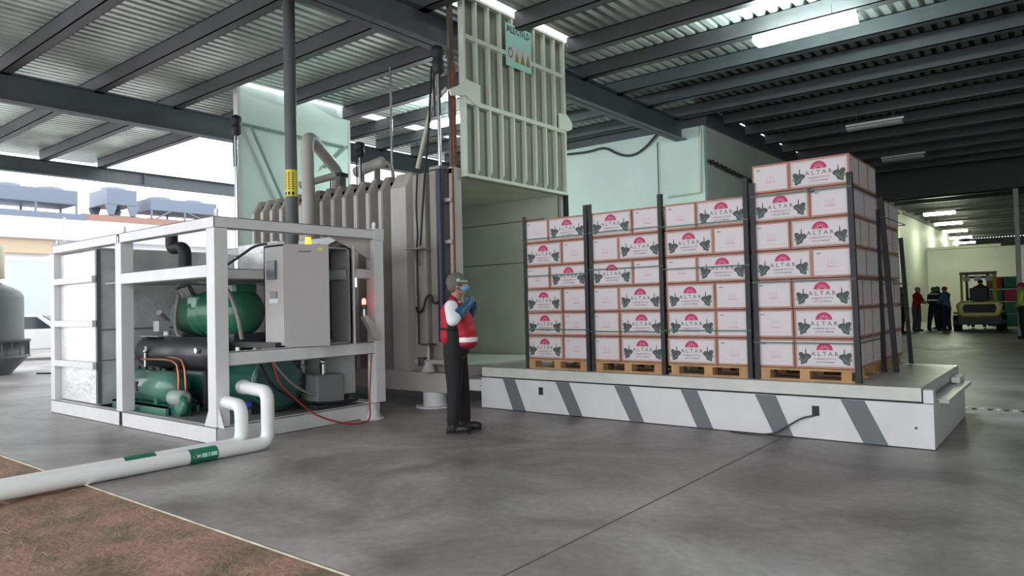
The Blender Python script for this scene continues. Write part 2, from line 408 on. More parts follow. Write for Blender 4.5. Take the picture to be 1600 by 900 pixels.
# ================================================================== OUTDOORS (left)
X = -36
hb = thing('white_building', 'long overexposed white low building outdoors at the far left', 'building', (X, 8, 0))
MB().box(X-6, X, -2, 42, 0, 4.85).build('wall', ext_white, hb)
MB().box(X-6, X+.5, -2, 42, 4.85, 5.8).build('fascia', mat('fascia_white', (.62, .66, .74), .6), hb)
MB().box(X+.0, X+.3, -2, 11.9, 4.2, 4.85).build('beam', ext_beige, hb)
MB().box(X, X+.1, 10.2, 14, .1, 3.9).build('roller_door', ext_grey, hb)
MB().box(X-5, X+.2, 13.2, 42, 5.8, 6.15).build('roof_edge', ext_brown, hb)
for y in (12.3, 19, 26): MB().box(X+.5, X+.56, y-.05, y+.05, 4.8, 5.85).build('downpipe', ext_grey, hb)
MB().box(X-.6, X+.55, -2, 13.2, 5.8, 6.05).build('roof_edge', condm, hb)
def condenser(y0, y1, z0, z1, label, legs='straight'):
    t = thing('rooftop_condenser', label, 'condenser unit', (X-.8, y0, z0), 0, 'condensers on the white roof')
    zb = z0+.42*(z1-z0)
    MB().box(X-2.2, X-.1, y0, y1, zb, z1).build('casing', condm, t, .03)
    n = 2 if y1-y0 > 2 else 1
    for i in range(n):
        yc = y0+(i+.5)*(y1-y0)/n
        MB().cyl((X-1.1, yc, z1), (X-1.1, yc, z1+.16), .6, .55, 24).build('fan_cowl', condm, t)
        MB().cyl((X-1.1, yc, z1+.16), (X-1.1, yc, z1+.17), .5, .5, 24).build('fan_grille', dark, t)
    for yy in ([y0+.06, (y0+y1)/2, y1-.06] if n == 2 else [y0+.2, y1-.2]):
        for xx in (X-2.1, X-.18):
            if n == 1: MB().prism([(-.28, zb), (.28, zb), (.1, z0), (-.1, z0)], lambda u, v, d: (d, yy+u, v), xx, xx+.08).build('leg', condm, t)
            else: MB().box(xx, xx+.08, yy-.04, yy+.04, z0, zb).build('leg', condm, t)
    if legs == 'brace':
        MB().tube([(X-.1, y0+.2, z0), (X-.1, y0+1, zb)], .04).build('brace', condm, t); MB().tube([(X-.1, y1-.3, z0), (X-.1, y1-1.6, zb)], .04).build('brace', condm, t)
    MB().box(X-2.2, X-.1, y0-.1, y1+.1, z0, z0+.05).build('base_frame', condm, t)
condenser(9.7, 13.1, 6.06, 7.2, 'long twin-fan condenser on the white roof, leftmost of three')
condenser(14.35, 15.75, 6.17, 7.5, 'boxy condenser on tapered legs, middle of three on the white roof')
condenser(16.4, 19.9, 6.17, 7.25, 'braced twin-fan condenser on the white roof, rightmost of three', 'brace')
# cooling tower
TX, TY = -21.47, 5.45
ct = thing('cooling_tower', 'round grey cooling tower with cream top standing outdoors at the left edge', 'cooling tower', (TX, TY, 0))
MB().lathe((TX, TY, 0), (0, 0, 1), [(0, .72), (.1, .8), (.3, .98), (.42, 1.08)], 40).build('basin', tower_grey, ct)
MB().lathe((TX, TY, .42), (0, 0, 1), [(0, 1.13), (.05, 1.14), (.06, 1.04), (.38, 1.04), (.39, 1.14), (.45, 1.14)], 40).build('air_intake', mat('tower_intake', (.07, .08, .08), .5), ct)
mb = MB()
for i in range(28):
    a = 2*math.pi*i/28; mb.cyl((TX+1.1*math.cos(a), TY+1.1*math.sin(a), .47), (TX+1.1*math.cos(a), TY+1.1*math.sin(a), .81), .02, n=6)
mb.build('intake_bars', tower_grey, ct)
MB().lathe((TX, TY, .87), (0, 0, 1), [(0, 1.0), (1.05, 1.0), (1.1, .99), (1.2, .94), (1.3, .80), (1.38, .62), (1.45, .5)], 40).build('shell', tower_grey, ct)
MB().lathe((TX, TY, 2.30), (0, 0, 1), [(0, .50), (.1, .50), (.12, .6), (.9, .6), (.95, .56)], 32).build('fan_stack', tower_yel, ct)
MB().tube([(TX+.5, TY-.1, 2.42), (TX+.95, TY-.3, 2.2), (TX+1.02, TY-.4, 1.8), (TX+1.02, TY-.4, 1.3)], .03, 8, None, 2).build('cable', dark, ct)
# parked car (pickup) outside
cr = thing('car', 'white car parked outdoors behind the cooling tower', 'car', (-27.6, 8.6, 0), R(62))
def lb(name, m, prof, y0, y1, par, bev=.04):
    return MB().prism(prof, lambda u, v, d: (u, d, v), y0, y1).build(name, m, par, bev, world=False)
lb('body', carwhite, [(-2.1, .35), (2.15, .35), (2.2, .6), (2.1, .88), (1.0, 1.0), (-2.1, 1.02)], -.88, .88, cr)
lb('cabin', carwhite, [(-.9, .98), (1.0, .98), (.35, 1.48), (-.75, 1.5)], -.8, .8, cr)
lb('windscreen', carglass, [(.93, 1.02), (1.0, 1.0), (.42, 1.46), (.36, 1.44)], -.72, .72, cr, 0)
for s in (-1, 1): MB().prism([(-.75, 1.03), (.7, 1.03), (.25, 1.42), (-.68, 1.44)], lambda u, v, d: (u, d, v), s*.80, s*.812).build('side_window', carglass, cr, 0, world=False)
for xx in (-1.35, 1.4):
    for s in (-1, 1):
        wh = MB().cyl((xx, s*.72, .33), (xx, s*.92, .33), .33, m=black, n=28).cyl((xx, s*.9, .33), (xx, s*.93, .33), .19, m=chrome).build('wheel', None, cr, world=False)
lb('bumper', dark, [(2.15, .35), (2.28, .38), (2.28, .58), (2.15, .6)], -.85, .85, cr, .02)
for s in (-1, 1): MB().box(2.12, 2.17, s*.5, s*.8, .66, .82).build('headlight', chrome, cr, world=False)
tag(MB().tube([(-20.3, 6.4, .02), (-19.8, 6.7, .02), (-18.5, 6.6, .02), (-17.5, 6.3, .02), (-15, 5.6, .02)], .02, 8, None, 2).build('cable', black), 'thin black cable lying on the floor beside the cooling tower', 'cable')
# ================================================================== PLATFORM
PY = 7.59
pf = thing('loading_platform', 'long low white loading platform with grey diagonal stripes under the cartons', 'platform', (-3.9, PY, 0))
MB().box(-6.65, -1.07, PY, PY+.04, 0.01, .43).box(-1.11, -1.07, PY+.04, 9.9, .01, .43).box(-6.65, -6.61, PY+.04, 10.26, .01, .43).box(-6.65, -1.6, 10.26, 10.3, .01, .43).box(-6.61, -1.11, PY+.04, 10.26, .3, .42).build('base', white_paint, pf, .004)
MB().box(-6.65, -1.17, PY+.02, 10.3, .445, .575).build('deck', deck_paint, pf, .006)
MB().box(-1.155, -1.07, PY+.01, PY+.13, .435, .56).build('end_stop', white_paint, pf, .005); MB().box(-1.155, -1.07, 9.5, 9.9, .435, .5).build('end_stop', white_paint, pf, .005)
MB().box(-1.09, -.985, PY+.35, 9.75, .40, .44).build('end_flap', deck_paint, pf, .004)
for a, b, c, d in ((-6.25, -6.04, -6.08, -5.86), (-5.36, -5.15, -5.15, -4.95), (-4.48, -4.27, -4.27, -4.08), (-3.6, -3.40, -3.41, -3.22), (-2.74, -2.52, -2.55, -2.35), (-1.88, -1.66, -1.68, -1.46)):
    MB().prism([(a, .428), (b, .428), (d, .012), (c, .012)], lambda u, v, e: (u, e, v), PY-.0025, PY+.001).build('stripe', stripe_grey, pf)
for x in (-5.6, -2.12):
    MB().box(x-.035, x+.035, PY-.004, PY+.0, .245, .345).build('socket_opening', black, pf)
MB().cyl((-1.22, PY-.003, .2), (-1.22, PY+.01, .2), .012).build('bolt', black, pf)
MB().tube([(-2.12, PY-.01, .25), (-2.25, PY-.05, .22), (-2.42, PY-.04, .1), (-2.55, PY-.06, .02), (-2.8, PY-.08, .008), (-3.0, PY-.04, .008)], .009, 8, None, 2).build('power_cable', dark, pf)
# floor chain beside the platform
ch = MB()
for i in range(34):
    x = -1.25+i*.085; ch.box(x, x+.05, 10.57+.004*i, 10.63+.004*i, 0, .012+(.004 if i % 2 else 0), (door_rib if i % 2 else dark))
tag(ch.build('floor_cable_guard', None), 'dark and pale segmented cable guard lying on the floor right of the platform', 'cable guard')

# ------------------------------------------------------------------ pallets, cartons
ZT = .575; PH = .135; BH = .3165; CL, CW, CH = .600, .392, .308
STX = [(-5.945, -4.935), (-4.875, -3.875), (-3.83, -2.83), (-2.765, -1.765)]
def make_pallet(x0, x1, y0, y1, label):
    t = thing('pallet', label, 'pallet', ((x0+x1)/2, (y0+y1)/2, ZT), 0, 'wooden pallets under the cartons')
    m = MB(); n = 7
    for i in range(n):
        yy = y0+(y1-y0-.1)*i/(n-1); m.box(x0, x1, yy, yy+.1, ZT+.108, ZT+.13)
    m.build('top_deck', wood, t)
    for f in (0, .5, 1):
        xx = x0+.03+(x1-x0-.16)*f
        for g in (0, .5, 1): yy = y0+(y1-y0-.14)*g; MB().box(xx, xx+.10, yy, yy+.14, ZT+.02, ZT+.108).build('block', wood, t)
    m = MB()
    for g in (0, .5, 1): yy = y0+(y1-y0-.1)*g; m.box(x0, x1, yy, yy+.1, ZT+.0, ZT+.02)
    m.build('bottom_deck', wood, t)
PN = ['leftmost front stack', 'second front stack', 'third front stack', 'tall front stack']
for (a, b), n in zip(STX, PN): make_pallet(a+.01, b-.01, 7.76, 8.96, 'wooden pallet under the '+n+' of cartons')
make_pallet(-2.75, -1.77, 9.08, 10.27, 'wooden pallet under the rear stack behind the tall front stack')

def carton_mesh():
    b = MB(); hx, hy = CL/2, CW/2
    b.box(-hx, hx, -hy, hy, 0, CH, card)
    b.box(-hx, hx, -.002, .002, CH, CH+.001, card)
    for s in (-1, 1):
        fn = lambda u, v, e, s=s: Vector((-s*u, s*(hy+.0005+e), v)) if s > 0 else Vector((u, -(hy+.0005+e), v))
        def quad(u0, u1, v0, v1, e, m): b.add([fn(u0, v0, e), fn(u1, v0, e), fn(u1, v1, e), fn(u0, v1, e)], [(0, 1, 2, 3)], m)
        quad(-hx+.022, hx-.022, .022, CH-.022, .0006, panel)
        for (u0, u1, v0, v1) in ((-hx+.032, hx-.032, .032, .0345), (-hx+.032, hx-.032, CH-.0345, CH-.032), (-hx+.032, -hx+.0345, .032, CH-.032), (hx-.0345, hx-.032, .032, CH-.032)): quad(u0, u1, v0, v1, .001, ink)
        if s < 0:
            # half sun
            pts = [fn(.082*math.cos(math.pi*i/20), .193+.078*math.sin(math.pi*i/20), .0012) for i in range(21)]
            b.add(pts, [tuple(range(21))], pink)
            for q in range(5):
                a = math.pi*(q+.5)/5
                b.add([fn(.022*math.cos(a-.1), .193+.022*math.sin(a-.1), .0016), fn(.05*math.cos(a-.09), .193+.05*math.sin(a-.09), .0016), fn(.05*math.cos(a+.09), .193+.05*math.sin(a+.09), .0016), fn(.022*math.cos(a+.1), .193+.022*math.sin(a+.1), .0016)], [(0, 1, 2, 3)], pinkl)
            b.text('A L T A R', .062, lambda u, v, e: fn(u, .133+v, e), mat('carton_print_text', (.13, .125, .13), .6), .0006, sx=1.05)
            b.text('ROMAINE LETTUCE', .0245, lambda u, v, e: fn(u, .093+v, e), mat('carton_print_rose', (.30, .14, .16), .6), .0006)
            b.text('LAITUE ROMAINE', .023, lambda u, v, e: fn(u, .060+v, e), ink, .0006)
            for g in (-1, 1):
                cx = g*.2
                for (ox, oz, rl, rw, ang, e, mm) in ((-.02*g, .125, .045, .03, 0, .0010, lgreen), (.022*g, .125, .052, .03, g*.9, .0014, lgreen), (.0, .088, .062, .026, g*2.3, .0018, lgreen), (.02*g, .08, .05, .02, g*.5, .0012, mat('carton_print_sage', (.15, .20, .17), .6)), (0, .09, .05, .006, g*2.3, .0022, pinkl)):
                    pts = []
                    for i in range(14):
                        t = 2*math.pi*i/14; px, pz = rl*math.cos(t), rw*math.sin(t)
                        pts.append(fn(cx+ox+px*math.cos(ang)-pz*math.sin(ang), oz+px*math.sin(ang)+pz*math.cos(ang), e))
                    b.add(pts, [tuple(range(14))], mm if rw > .01 else mat('carton_print_sage', (.15, .20, .17), .6))
                b.add([fn(cx-g*.01-.009, .13, .002), fn(cx-g*.01+.009, .13, .002), fn(cx-g*.01+.005, .2, .002), fn(cx-g*.01-.002, .215, .002)], [(0, 1, 2, 3)], lgreen)
        # short face
        fs_ = lambda u, v, e, s=s: Vector((s*(hx+.0005+e), s*u, v))
        def q2(u0, u1, v0, v1, e, m): b.add([fs_(u0, v0, e), fs_(u1, v0, e), fs_(u1, v1, e), fs_(u0, v1, e)], [(0, 1, 2, 3)], m)
        q2(-hy+.018, hy-.018, .022, CH-.022, .0006, panel)
        for (u0, u1, v0, v1) in ((-hy+.027, hy-.027, .032, .0335), (-hy+.027, hy-.027, CH-.0335, CH-.032), (-hy+.027, -hy+.0285, .032, CH-.032), (hy-.0285, hy-.027, .032, CH-.032)): q2(u0, u1, v0, v1, .001, pinkl)
        q2(-hy+.045, -hy+.09, CH-.062, CH-.052, .001, ink)
        q2(-hy+.05, hy-.05, .062, .065, .001, pinkl)
        q2(-.05, .055, .108, .112, .001, pink)
        for g in (-.035, 0, .035):
            b.add([fs_(g-.013, .12, .001), fs_(g-.008, .12, .001), fs_(g, .17, .001), fs_(g+.008, .12, .001), fs_(g+.013, .12, .001), fs_(g+.002, .185, .001), fs_(g-.004, .182, .001)], [(0, 1, 2, 6), (2, 3, 4, 5), (2, 5, 6)], pinkl)
    o = b.build('carton', None, None, 0, fixn=False); return o
carton0 = carton_mesh(); used = [False]
ordn = ['bottom', 'second', 'third', 'fourth', 'fifth', 'sixth', 'seventh']
def carton(x, y, z, rz, label, group):
    o = carton0 if not used[0] else carton0.copy()
    if used[0]: COL.objects.link(o)
    used[0] = True
    o.location = (x+random.uniform(-.004, .004), y+random.uniform(-.005, .005), z); o.rotation_euler = (0, 0, rz+random.uniform(-.006, .006))
    tag(o, label, 'carton', group); return o
PAT = ['WWWNWN', 'NNNWNW', 'WWWNWN', 'NNNWNWN']   # from the bottom: which box is on the left
LR_ = [' of cartons', ' from the left', ' from the left', ' at the right', '']
def stack(si, x0, x1, y0, pat, name, front=True, rear=False):
    z0 = ZT+PH
    sx = (x1-x0)/(CL+CW+.006)
    for L, c in enumerate(pat):
        z = z0+L*BH; n = len(pat)
        lay = ('top' if L == n-1 else ordn[L]+(' ' if L == 0 else '-from-bottom '))+' layer'
        lay = ('top layer' if L == n-1 else 'bottom layer' if L == 0 else ordn[L]+' layer up')
        jx = random.uniform(-.012, .012)
        if c == 'W': xw, xn = x0+CL/2+.003, x0+CL+.008+CW/2
        else: xn, xw = x0+CW/2+.003, x0+CW+.008+CL/2
        if c == 'W': xn = x1-CW/2
        else: xw = x1-CL/2
        xw += jx*.3; xn += jx*.3
        outerR = si in (3, 4)
        for j in range(3):
            yy = y0+CW/2+j*(CW+.004)
            if j == 0 and not rear: lb_ = 'carton with long printed face forward, %s, %s%s' % (lay, name, LR_[si]); gp = 'printed cartons on the pallets'
            elif outerR and c == 'N': lb_ = 'carton end on the right flank, %s, %s, %s from its front' % (lay, name, ('first', 'second', 'third')[j]); gp = 'printed cartons on the pallets'
            else: lb_ = 'carton enclosed inside the %s behind its front face' % name; gp = 'hidden cartons inside the '+name
            carton(xw, yy, z, 0, lb_, gp)
        for j in range(2):
            yy = y0+CL/2+j*(CL-.012)
            if j == 0 and not rear: lb_ = 'carton with short plain end forward, %s, %s%s' % (lay, name, LR_[si]); gp = 'printed cartons on the pallets'
            elif outerR and c == 'W': lb_ = 'carton side on the right flank, %s, %s, %s half' % (lay, name, ('front', 'rear')[j]); gp = 'printed cartons on the pallets'
            else: lb_ = 'carton enclosed inside the %s behind its front face' % name; gp = 'hidden cartons inside the '+name
            carton(xn, yy, z, -math.pi/2, lb_, gp)
for si, ((a, b), p, n) in enumerate(zip(STX, PAT, PN)):
    stack(si, a, b, 7.77, p, n)
stack(4, -2.775, -1.775, 9.09, 'NWNWNW', 'rear stack', rear=True)
# corner boards
def board(x, y, z0, z1, sx, sy, label, lean=(0, 0)):
    w_ = .046; t_ = .007
    mb = MB()
    def fn(u, v, d): # u,v local plan, d height
        f = (d-z0)/(z1-z0); return (x+sx*u+lean[0]*(1-f), y+sy*v+lean[1]*(1-f), d)
    mb.prism([(-t_, -t_), (w_, -t_), (w_, 0), (0, 0), (0, w_), (-t_, w_)], fn, z0, z1)
    return tag(mb.build('corner_board', edgeb), label, 'corner board', 'dark corner boards on the pallet loads')
yb = 7.755
board(-5.955, yb, ZT, 2.66, 1, 1, 'thin dark corner board on the left edge of the leftmost stack')
board(-4.925, yb, ZT, 2.72, -1, 1, 'dark corner board on the right edge of the leftmost stack')
board(-4.885, yb-.003, ZT, 2.72, 1, 1, 'dark corner board on the left edge of the second stack')
board(-3.865, yb, ZT, 2.74, -1, 1, 'dark corner board on the right edge of the second stack')
board(-2.82, yb-.005, ZT, 2.80, -1, 1, 'dark corner board on the right edge of the third stack')
board(-2.775, yb-.005, ZT, 2.73, 1, 1, 'dark corner board on the left edge of the tall front stack')
board(-1.745, yb-.01, ZT+.005, 2.72, -1, 1, 'dark corner board on the front right edge of the tall stack', (.03, -.02))
board(-1.745, 8.97, ZT+.005, 2.45, -1, -1, 'dark corner board on the rear right edge of the tall stack', (.02, .02))
board(-1.72, 9.06, ZT, 2.60, -1, 1, 'dark leaning corner board on the front edge of the rear stack', (.10, .0))
board(-1.735, 10.30, ZT, 2.2, -1, -1, 'dark leaning corner board at the far rear edge of the rear stack', (.07, 0))
# straps
def strap(x0, x1, y0, y1, z, label):
    mb = MB(); e = .008; h = .006
    mb.box(x0-e, x1+e, y0-e, y0-e+.002, z-h, z+h); mb.box(x1+e-.002, x1+e, y0-e, y1+e, z-h, z+h); mb.box(x0-e, x1+e, y1+e-.002, y1+e, z-h, z+h); mb.box(x0-e, x0-e+.002, y0-e, y1+e, z-h, z+h)
    return tag(mb.build('strap', strapg), label, 'strap', 'thin green straps round the pallet loads')
for i, n in enumerate(PN):
    a, b = STX[i]
    for z, q in (((1.10, 'lower'), (1.86, 'middle'), (2.36, 'upper')) if i < 3 else ((.99, 'lower'), (1.62, 'middle'), (2.56, 'upper'))):
        strap(a-.012, b+.02, 7.745-.012, 8.985, z+random.uniform(-.03, .03), 'thin dark green strap around the %s, %s of three' % (n, q))
strap(-2.77, -1.70, 9.04, 10.3, 2.36, 'thin dark strap high around the rear stack')
strap(-2.77, -1.70, 9.04, 10.3, 1.6, 'thin dark strap halfway up the rear stack')
# bits of green leaf poking out
lf = MB().sphere((-2.15, 7.73, 2.58), .02, lgreen, 8, 6, (1.2, .4, 1)).sphere((-2.12, 7.73, 2.56), .015, lgreen, 8, 6, (1.5, .4, .8))
tag(lf.build('lettuce_leaf', c_green), 'scrap of green leaf poking out between upper cartons of the tall stack', 'leaf')
yp = thing('yellow_post', 'yellow guard post standing beyond the rear carton stack', 'guard post', (-5.05, 26, 0))
MB().box(-5.15, -4.93, 25.92, 26.08, .02, 2.75).build('post', mat('post_yellow', (.62, .52, .16), .6), yp); MB().box(-5.25, -4.83, 25.8, 26.2, 0, .02).build('base_plate', dark, yp)

# ================================================================== VACUUM CHAMBER
vc = thing('vacuum_cooling_chamber', 'large ribbed grey steel cooling chamber with an open front, behind the worker', 'cooling chamber', (-9.6, 7.4, 0))
x0, x1 = -12.2, -7.0; yo, yi, yf = 7.52, 7.58, 10.2
MB().box(x0, x1, yo, yi, .5, 3.42).box(x0, x1, yf-.06, yf, .5, 3.42).box(x0, x1, yo, yf, 3.36, 3.42).box(x0, x0+.06, yo, yf, .5, 3.42).build('shell', beige_paint, vc)
MB().box(x0+.07, x1-.01, yi+.002, yi+.01, .56, 3.34).box(x0+.07, x1-.01, yf-.075, yf-.065, .56, 3.34).box(x0+.07, x1-.01, yi, yf-.06, 3.34, 3.355).box(x0+.065, x0+.075, yi, yf-.06, .56, 3.34).box(x0+.07, x1, yi, yf-.06, .50, .56).build('lining', inner_paint, vc)
mbr = MB()
for z in (2.95, 2.2): mbr.box(x0+.1, x1-.3, yf-.082, yf-.074, z, z+.012)
mbr.build('lining_seam', dark, vc)
def ribp(xc, wd, m=beige_paint):
    c = .14
    prof = [(7.385, .5), (7.385, 3.42-c), (7.385+c, 3.42+.10), (10.3-c, 3.52), (10.34, 3.42-c), (10.34, .5), (10.2, .5), (10.2, 3.42), (yo, 3.42), (yo, .5)]
    # closed hoop as quads
    mb = MB(); n = 5
    out = prof[:6]; inn = [(yo, .5), (yo, 3.38), (yo+.02, 3.42), (10.18, 3.42), (10.2, 3.38), (10.2, .5)]
    vs = [(xc+s*wd/2, *p) for s in (-1, 1) for p in out]+[(xc+s*(wd/2+.035), *p) for s in (-1, 1) for p in inn]
    fs = []
    for i in range(5):
        fs += [(i, i+1, 6+i+1, 6+i), (12+i, i, 6+i*0+i*0+i, 12+i)][:1]
        fs += [(i, i+1, 12+i+1, 12+i), (6+i, 6+i+1, 18+i+1, 18+i)]
    return mb.add(vs, fs).build('rib', m, vc)
xr = -12.08
while xr < -8.2: ribp(xr, .10); xr += .3
# flat bar on each rib front, its lighter colour paints in the daylight there
mb = MB(); xr = -12.08
while xr < -8.2: mb.box(xr-.05, xr+.03, 7.375, 7.387, .5, 3.28); xr += .3
mb.build('rib_lit_faces', beige_light, vc)
# wide smooth hoop near the front + front frame
ribp(-8.08, .34, beige_light)
MB().box(-7.66, -7.40, 7.28, 7.52, .5, 3.42).build('side_post', beige_paint, vc, .03)
MB().box(-7.36, -7.14, 7.34, 7.52, .5, 3.46).box(-7.36, -7.14, 7.34, 10.3, 3.42, 3.5).build('front_frame', beige_paint, vc, .012)
MB().box(-7.02, -6.94, 7.40, 7.585, .45, 3.44).box(-7.02, -6.94, 10.14, 10.32, .45, 3.44).box(-7.02, -6.95, 7.40, 10.32, 3.36, 3.46).box(-7.02, -6.95, 7.4, 10.32, .42, .56).build('front_flange', beige_light, vc, .006)
MB().box(-6.945, -6.93, 7.385, 7.42, .45, 3.44).build('flange_edge', rusty, vc)
for z in (2.95, 2.35, 1.75, 1.15): MB().box(-7.14, -6.93, 7.33, 7.36, z, z+.05).build('clamp', beige_light, vc)
MB().cyl((-7.07, 7.26, .95), (-7.07, 7.26, 3.42), .055, n=20).build('lift_sleeve', navy, vc)
MB().tube([(-7.5, 7.24, 3.4), (-7.52, 7.22, 2.9), (-7.47, 7.2, 2.5), (-7.5, 7.2, 2.35), (-7.5, 7.21, .9)], .014, 8, None, 2).build('cable', black, vc)
MB().prism([(7.10, 2.28), (7.28, 2.28), (7.28, 2.05)], lambda u, v, d: (d, u, v), -7.54, -7.50).box(-7.6, -7.3, 7.06, 7.28, 2.28, 2.30).build('bracket', beige_paint, vc)
MB().tube([(-7.55, 7.22, 1.45), (-7.5, 7.2, 1.35), (-7.38, 7.2, 1.42), (-7.33, 7.2, 1.6), (-7.22, 7.22, 1.62), (-7.22, 7.22, 1.5), (-7.1, 7.22, 1.5)], .016, 8, None, 2).build('hose', black, vc)
MB().cyl((-7.55, 7.2, .66), (-6.98, 7.2, .66), .035).cyl((-7.3, 7.2, .66), (-7.3, 7.2, .9), .02).cyl((-7.3, 7.2, .66), (-7.3, 7.2, .52), .05, .11).build('drain_pipe', beige_light, vc)
MB().cyl((-7.3, 7.2, .9), (-7.3, 7.2, .92), .11, n=16).cyl((-7.42, 7.2, .60), (-7.42, 7.2, .72), .07).build('valve_wheel', dark, vc)
MB().box(-12.2, -7.0, 7.24, 7.60, .22, .50).box(-12.2, -7.0, 10.1, 10.3, .22, .50).box(-7.2, -7.0, 7.60, 10.1, .22, .49).box(-12.2, -12, 7.60, 10.1, .22, .45).build('base_frame', beige_light, vc, .006)
for (fx, fy) in ((-7.35, 7.36), (-9.6, 7.36), (-11.9, 7.36), (-7.35, 10.15), (-11.9, 10.15)):
    f_ = MB().cyl((fx, fy, .02), (fx, fy, .22), .17, n=28).build('foot', white_paint, vc)
    MB().cyl((fx, fy, 0), (fx, fy, .02), .28, n=28).build('foot_plate', white_paint, f_)
MB().box(-7.0, -6.70, 7.7, 7.95, .22, .38).box(-7, -6.7, 9.8, 10.0, .22, .38).box(-6.72, -6.66, 7.6, 10.1, .25, .3).build('bridge_bracket', white_paint, vc)
# pipe work on top
pp = thing('vacuum_pipe', 'thick beige pipe rising and bending over onto the chamber roof', 'pipe', (-9.9, 7.12, .6))
MB().bend([(-9.99, 7.12, .6), (-9.99, 7.12, 4.40), (-10.33, 7.95, 3.98), (-10.33, 8.02, 3.86)], .105, .22, 24).build('pipe', beige_light, pp)
MB().cyl((-10.33, 8.02, 3.525), (-10.33, 8.02, 3.56), .17, n=24).build('flange', dark, pp); MB().cyl((-10.33, 8.02, 3.83), (-10.33, 8.02, 3.88), .17, n=24).build('flange', dark, pp)
b_ = MB()
b_.lathe((-10.33, 8.02, 3.56), (0, 0, 1), [(i*.0135, .115+(.022 if i % 2 else 0)) for i in range(21)], 28); b_.build('bellows', mat('bellows_grey', (.25, .24, .22), .4, .3), pp)
MB().cyl((-10.18, 7.95, 3.5), (-10.18, 7.95, 3.9), .01).build('tie_rod', dark, pp); MB().cyl((-10.48, 7.95, 3.5), (-10.48, 7.95, 3.9), .01).build('tie_rod', dark, pp)
tv = thing('roof_cylinder', 'short beige cylinder slanting on top of the chamber roof', 'cylinder', (-10.1, 8.5, 3.52))
MB().lathe((-10.45, 8.5, 3.99), (1, 0, .12), [(0, .06), (.03, .10), (.75, .10), (.8, .05)], 24).build('barrel', beige_light, tv)
MB().box(-10.3, -10.26, 8.44, 8.56, 3.42, 3.95).build('support', beige_paint, tv); MB().box(-9.86, -9.82, 8.44, 8.56, 3.42, 4.0).build('support', beige_paint, tv)
MB().tube([(-9.65, 8.5, 4.08), (-9.5, 8.5, 4.02), (-9.4, 8.5, 3.8), (-9.4, 8.5, 3.5)], .03, 8, None, 1).build('outlet', beige_paint, tv)
# small pipe behind column
# door
dr = thing('chamber_door', 'raised pale ribbed steel door hanging above the open chamber mouth', 'door', (-6.95, 7.6, 3.33))
dy0, dy1, dz0, dz1 = 7.6, 10.2, 3.33, 6.03
MB().box(-6.95, -6.925, dy0, dy1, dz0, dz1).build('plate', door_paint, dr)
for i in range(1, 9):
    y = dy0+(dy1-dy0)*i/9
    MB().prism([(dz0+.02, 0), (dz0+.13, .075), (dz1-.02, .075), (dz1-.02, 0)], lambda u, v, d: (-6.926+v, d, u), y-.017, y+.017).build('rib', door_rib, dr)
for z in (4.40, 5.36): MB().box(-6.926, -6.84, dy0+.03, dy1-.03, z, z+.065).build('crossbar', door_rib, dr)
MB().box(-6.95, -6.845, dy0-.01, dy0+.03, dz0, dz1).box(-6.95, -6.845, dy1-.03, dy1+.01, dz0, dz1).box(-6.95, -6.84, dy0, dy1, dz0, dz0+.045).box(-6.95, -6.84, dy0, dy1, dz1-.04, dz1).build('edge_frame', door_rib, dr)
sgn = MB().box(-6.838, -6.832, 8.56, 9.22, 5.20, 5.88, mint)
sf = lambda u, v, e: (-6.832+e, 8.56+u, 5.20+v)
sgn.text('ALLCOLD', .15, lambda u, v, e: sf(.33+u, .54+v, e), lgreen, .004, sx=.92)
sgn.box(-6.832, -6.830, 8.6, 9.2, 5.3, 5.52, panel)
for i, yy in enumerate((8.83, 8.98, 9.12)):
    sgn.add([(-6.828, yy-.055, 5.3), (-6.828, yy+.055, 5.3), (-6.828, yy, 5.49)], [(0, 1, 2)], mat('sign_olive', (.22, .24, .02), .5) if i else mat('sign_amber', (.35, .25, .03), .5))
sgn.add([(-6.828, 8.67+.06*math.cos(i*math.pi/10), 5.42+.08*math.sin(i*math.pi/10)) for i in range(20)]+[(-6.828, 8.67+.042*math.cos(i*math.pi/10), 5.42+.06*math.sin(i*math.pi/10)) for i in range(20)], [(i, (i+1) % 20, 20+(i+1) % 20, 20+i) for i in range(20)], lgreen)
sgn.build('sign_plate', None, dr, fixn=False)
MB().prism([(7.25, 4.52), (7.45, 4.62), (7.62, 4.75), (7.92, 4.72), (7.92, 4.38), (7.75, 4.42), (7.6, 4.5), (7.3, 4.44)], lambda u, v, d: (d, u, v), -6.86, -6.82).build('lift_arm', door_rib, dr, .006)
MB().prism([(9.98, 4.72), (10.2, 4.74), (10.36, 4.62), (10.36, 4.5), (10.2, 4.44), (9.98, 4.44)], lambda u, v, d: (d, u, v), -6.86, -6.82).build('lift_arm', door_rib, dr, .006)
# guide rails of the door
for (yy, nm) in ((7.50, 'rusty red door guide rail at the left edge of the raised door'), (10.27, 'narrow door guide rail at the right edge of the raised door')):
    g = thing('door_guide_rail', nm, 'guide rail', (-6.98, yy, 3.46))
    zt = 6.0 if yy < 8 else 4.0
    MB().box(-7.05, -7.0, yy-.045, yy+.035, 3.46, zt).build('channel', steel_beam if yy > 8 else mat('rail_brown', (.12, .10, .09), .6), g)
    MB().box(-7.0, -6.965, yy-.03, yy+.03, 3.46, zt-(1.0 if yy < 8 else 0)).build('liner', rusty if yy < 8 else dark, g)
MB_ = MB().box(-6.93, -6.90, 10.19, 10.30, 2.2, 3.36); MB_.build('guide_shoe', black, vc)
